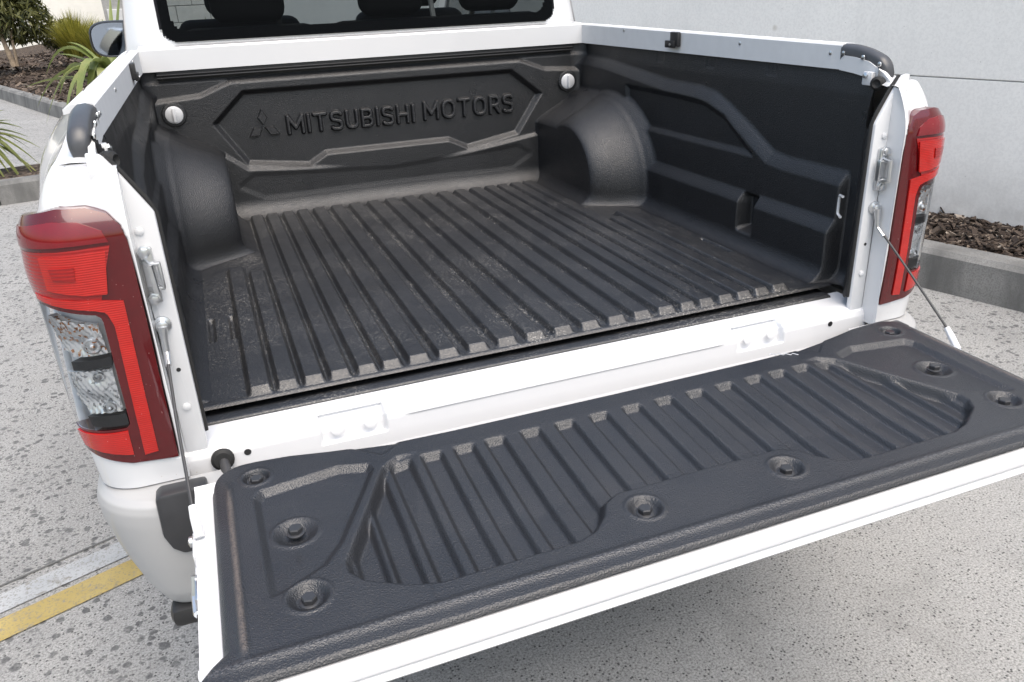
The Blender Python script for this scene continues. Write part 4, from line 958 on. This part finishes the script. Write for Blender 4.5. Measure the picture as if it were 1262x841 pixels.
for (wx, wy) in ((-.78, 1.0), (.78, 1.0), (-.78, 4.0), (.78, 4.0)):
    sx = 1 if wx > 0 else -1; w = empty('wheel', (0, 2.2, 0)); w.parent = T; w.matrix_parent_inverse = Matrix.Translation((0, -2.2, 0))
    lathe('tyre', [(.22, -.11), (.36, -.12), (.375, -.09), (.375, .03), (.36, .06), (.23, .06)], (wx, wy, .375), (sx, 0, 0), M['tyre'], w, 40)
    bm = bmesh.new(); add_lathe(bm, [(.23, -.02), (.23, .058), (.205, .05), (.19, .01), (.06, .02), (.05, .045), (.0, .045)], (wx, wy, .375), (sx, 0, 0), 36)
    for k in range(6):
        a_ = k*math.pi/3; add_box(bm, (wx+sx*.035, wy+math.cos(a_)*.125, .375+math.sin(a_)*.125), (.02, .17, .045), .006, Matrix.Rotation(a_, 3, 'X'))
    bm_obj('rim', bm, M['rim'], w)

# ---- cab
def ring(y, z, w):
    return (y, z, w)
# cross-sections: half-width as a function of z; shell with openings made from panels
def cabw(z): return np.interp(z, [.5, .9, 1.15, 1.30, 1.40, 1.60, 1.85, 1.93], [.86, .89, .885, .80, .775, .75, .68, .60])
YB = 1.535
def backy(z): return YB+.0+.10*np.clip((z-1.40)/.5, 0, 1.2)
# back panel with window opening: grid with a rounded-rect hole
xs = np.linspace(-1, 1, 161); zs = np.linspace(1.0, 1.93, 120); Uq, Zq = np.meshgrid(xs, zs, indexing='ij'); wq = cabw(Zq); Xq = Uq*wq
rc = .07*np.clip((np.abs(Uq)-.90)/.10, 0, 1)**2; Yq = backy(Zq)+rc
def rrect(x, z, hx, z0, z1, rr):
    cz = (z0+z1)/2; hz = (z1-z0)/2; qx = np.abs(x)-hx+rr; qz = np.abs(z-cz)-hz+rr
    return -(np.hypot(np.maximum(qx, 0), np.maximum(qz, 0))+np.minimum(np.maximum(qx, qz), 0)-rr)
sdw = rrect(Xq, Zq, .662, 1.402, 1.84, .045)
# snap border verts to the opening
keep = sdw < .006
cabp = grid('cab_back_panel', Xq, Yq, Zq, M['paint'], T, keep=keep)
xs = np.linspace(-.674, .674, 181); zs = np.linspace(1.392, 1.852, 120); Xq, Zq = np.meshgrid(xs, zs, indexing='ij')
sdw = rrect(Xq, Zq, .6655, 1.3985, 1.8435, .048); sdi = rrect(Xq, Zq, .628, 1.428, 1.815, .05)
win = grid('rear_window', Xq, backy(Zq)-.004, Zq, M['frit'], T, keep=(sdw > -.002) & (sdi < .004))
grid('glass', Xq, backy(Zq)-.0055, Zq, M['tint'], win, keep=(sdw > .001))
# sides, roof, bonnet as swept shell
def shell(name, ys, wf, zf, mat, keepf=None, n=60):
    pass
ysd = np.linspace(1.58, 3.55, 60); zsd = np.linspace(.50, 1.90, 90)
for sx in (-1, 1):
    Yq, Zq = np.meshgrid(ysd, zsd, indexing='ij'); Xq = cabw(Zq)-.0*Yq
    lim = np.where(Zq > 1.22, 3.55-(Zq-1.22)*1.25, 3.55); fb = backy(Zq)+.06; Yq = fb+(lim-fb)*(Yq-1.58)/1.97
    opening = (Zq > 1.36) & (Zq < 1.80) & (np.abs(Yq-2.50) > .05) & (Yq > 1.80) & (Yq < lim-.10)
    sdp = grid('cab_side', sx*Xq, Yq, Zq, M['paint'], T, keep=~opening, flip=(sx > 0))
    Yg, Zg = np.meshgrid(np.linspace(0, 1, 20), np.linspace(1.34, 1.82, 20), indexing='ij'); lim = 3.55-(Zg-1.22)*1.25
    grid('side_glass', sx*(cabw(Zg)-.010), 1.76+(lim-.06-1.76)*Yg, Zg, M['tint'], T, flip=(sx > 0))
Uq, Yq = np.meshgrid(np.linspace(-1, 1, 30), np.linspace(0, 1, 20), indexing='ij')
grid('roof', Uq*.66, 1.62+Yq*1.06, 1.885+.05*(1-Uq**2)*np.sin(Yq*math.pi/1.15+.25), M['paint'], T, flip=False)
Uq, Vq = np.meshgrid(np.linspace(-1, 1, 30), np.linspace(0, 1, 20), indexing='ij'); Zq = 1.20+Vq*.70
grid('windscreen', Uq*(cabw(Zq)-.03), 3.56-(Zq-1.22)*1.25+.05*(1-Uq**2), Zq, M['screen'], T)
Uq, Vq = np.meshgrid(np.linspace(-1, 1, 40), np.linspace(0, 1, 40), indexing='ij')
grid('bonnet', Uq*(.84-.10*Vq**2), 3.52+Vq*1.15, 1.20-.17*Vq**1.8-.10*np.abs(Uq)**4, M['paint'], T)
for sx in (-1, 1):
    Yq, Vq = np.meshgrid(np.linspace(3.50, 4.68, 60), np.linspace(0, 1, 20), indexing='ij'); wa = np.sqrt(np.clip(.42**2-(Yq-4.0)**2, 0, None))+.38
    zb = np.where(np.abs(Yq-4) < .42, np.maximum(.5, wa), .5); tq = (Yq-3.52)/1.15; zt = 1.10-.17*np.clip(tq, 0, 1)**1.8
    Zq = zb+(zt-zb)*Vq; grid('front_wing', sx*(.885-.145*np.clip(tq, 0, 1)**2-.04*Vq**3), Yq, Zq, M['paint'], T, flip=(sx > 0))
box('front_bumper', (0, 4.72, .68), (1.5, .16, .40), M['bumper'], T, .05); box('grille', (0, 4.70, .95), (1.2, .08, .18), M['black'], T, .02)
box('cab_floor', (0, 2.5, .80), (1.5, 2.0, .10), M['interior'], T, .01); box('dashboard', (0, 3.25, 1.12), (1.42, .34, .22), M['interior'], T, .06)
box('cab_back_trim', (0, 1.60, 1.16), (1.46, .05, .44), M['interior'], T, .01)
def seat(x, y, z, w, kind):
    s = empty('seat', (0, 2.2, 0)); s.parent = T; s.matrix_parent_inverse = Matrix.Translation((0, -2.2, 0))
    rot = Matrix.Rotation(R(14), 3, 'X')
    box('backrest', (x, y, z), (w, .13, .58), M['seat'], s, .05, rot, 4); box('headrest', (x, y-.09, z+.40), (w*.52, .10, .21), M['seat'], s, .045, rot, 4)
    box('cushion', (x, y+.30, z-.30), (w, .5, .14), M['seat'], s, .05, None, 3)
for x, w in ((-.385, .46), (.10, .44), (.47, .44)): seat(x, 1.77, 1.145, w, 'rear')
for x in (-.37, .37): seat(x, 2.55, 1.16, .50, 'front')
# seat headrests seen large through the rear window
for sx in (-1, 1): tube('belt_webbing', [(sx*.30, 1.70, 1.30), (sx*.28, 1.78, 1.42), (sx*.29, 1.9, 1.62)], .010, M['knob'] if sx > 0 else M['interior'], T, 8)
# wing mirrors
for sx in (-1, 1):
    mr = empty('wing_mirror', (0, 2.2, 0)); mr.parent = T; mr.matrix_parent_inverse = Matrix.Translation((0, -2.2, 0))
    bm = bmesh.new(); cx, cy, cz = sx*.885, 2.82, 1.378
    outl = []
    for k in range(28):
        a_ = 2*math.pi*k/28; c_, s_ = math.cos(a_), math.sin(a_); ex_ = .105*np.sign(c_)*abs(c_)**.65; ez_ = .074*np.sign(s_)*abs(s_)**.65; outl.append((ex_*(1-.10*ez_/.074*np.sign(ex_)*0), ez_))
    for (d, sc) in ((0, .93), (-.006, 1.0), (.03, 1.04), (.09, .92), (.13, .6), (.145, .2)):
        pass
    rings = [[bm.verts.new((cx+ex_*sc, cy+d, cz+ez_*sc)) for ex_, ez_ in outl] for (d, sc) in ((.006, .90), (-.006, .95), (0, 1.0), (.03, 1.04), (.09, .92), (.13, .6), (.145, .2))]
    for i in range(len(rings)-1):
        for k in range(28): bm.faces.new((rings[i][k], rings[i][(k+1) % 28], rings[i+1][(k+1) % 28], rings[i+1][k]))
    bm.faces.new(rings[-1]); bm_obj('mirror_shell', bm, M['black'], mr)
    bm = bmesh.new(); bm.faces.new([bm.verts.new((cx+ex_*.92, cy+.002-.012*(ex_*sx)/.105*.5, cz+ez_*.92)) for ex_, ez_ in outl]); bm_obj('mirror_glass', bm, M['mirror'], mr, False)
    tube('mirror_arm', [(sx*.80, 2.87, 1.30), (sx*.85, 2.86, 1.315), (sx*.88, 2.86, 1.335)], .022, M['paint'], mr, 10)
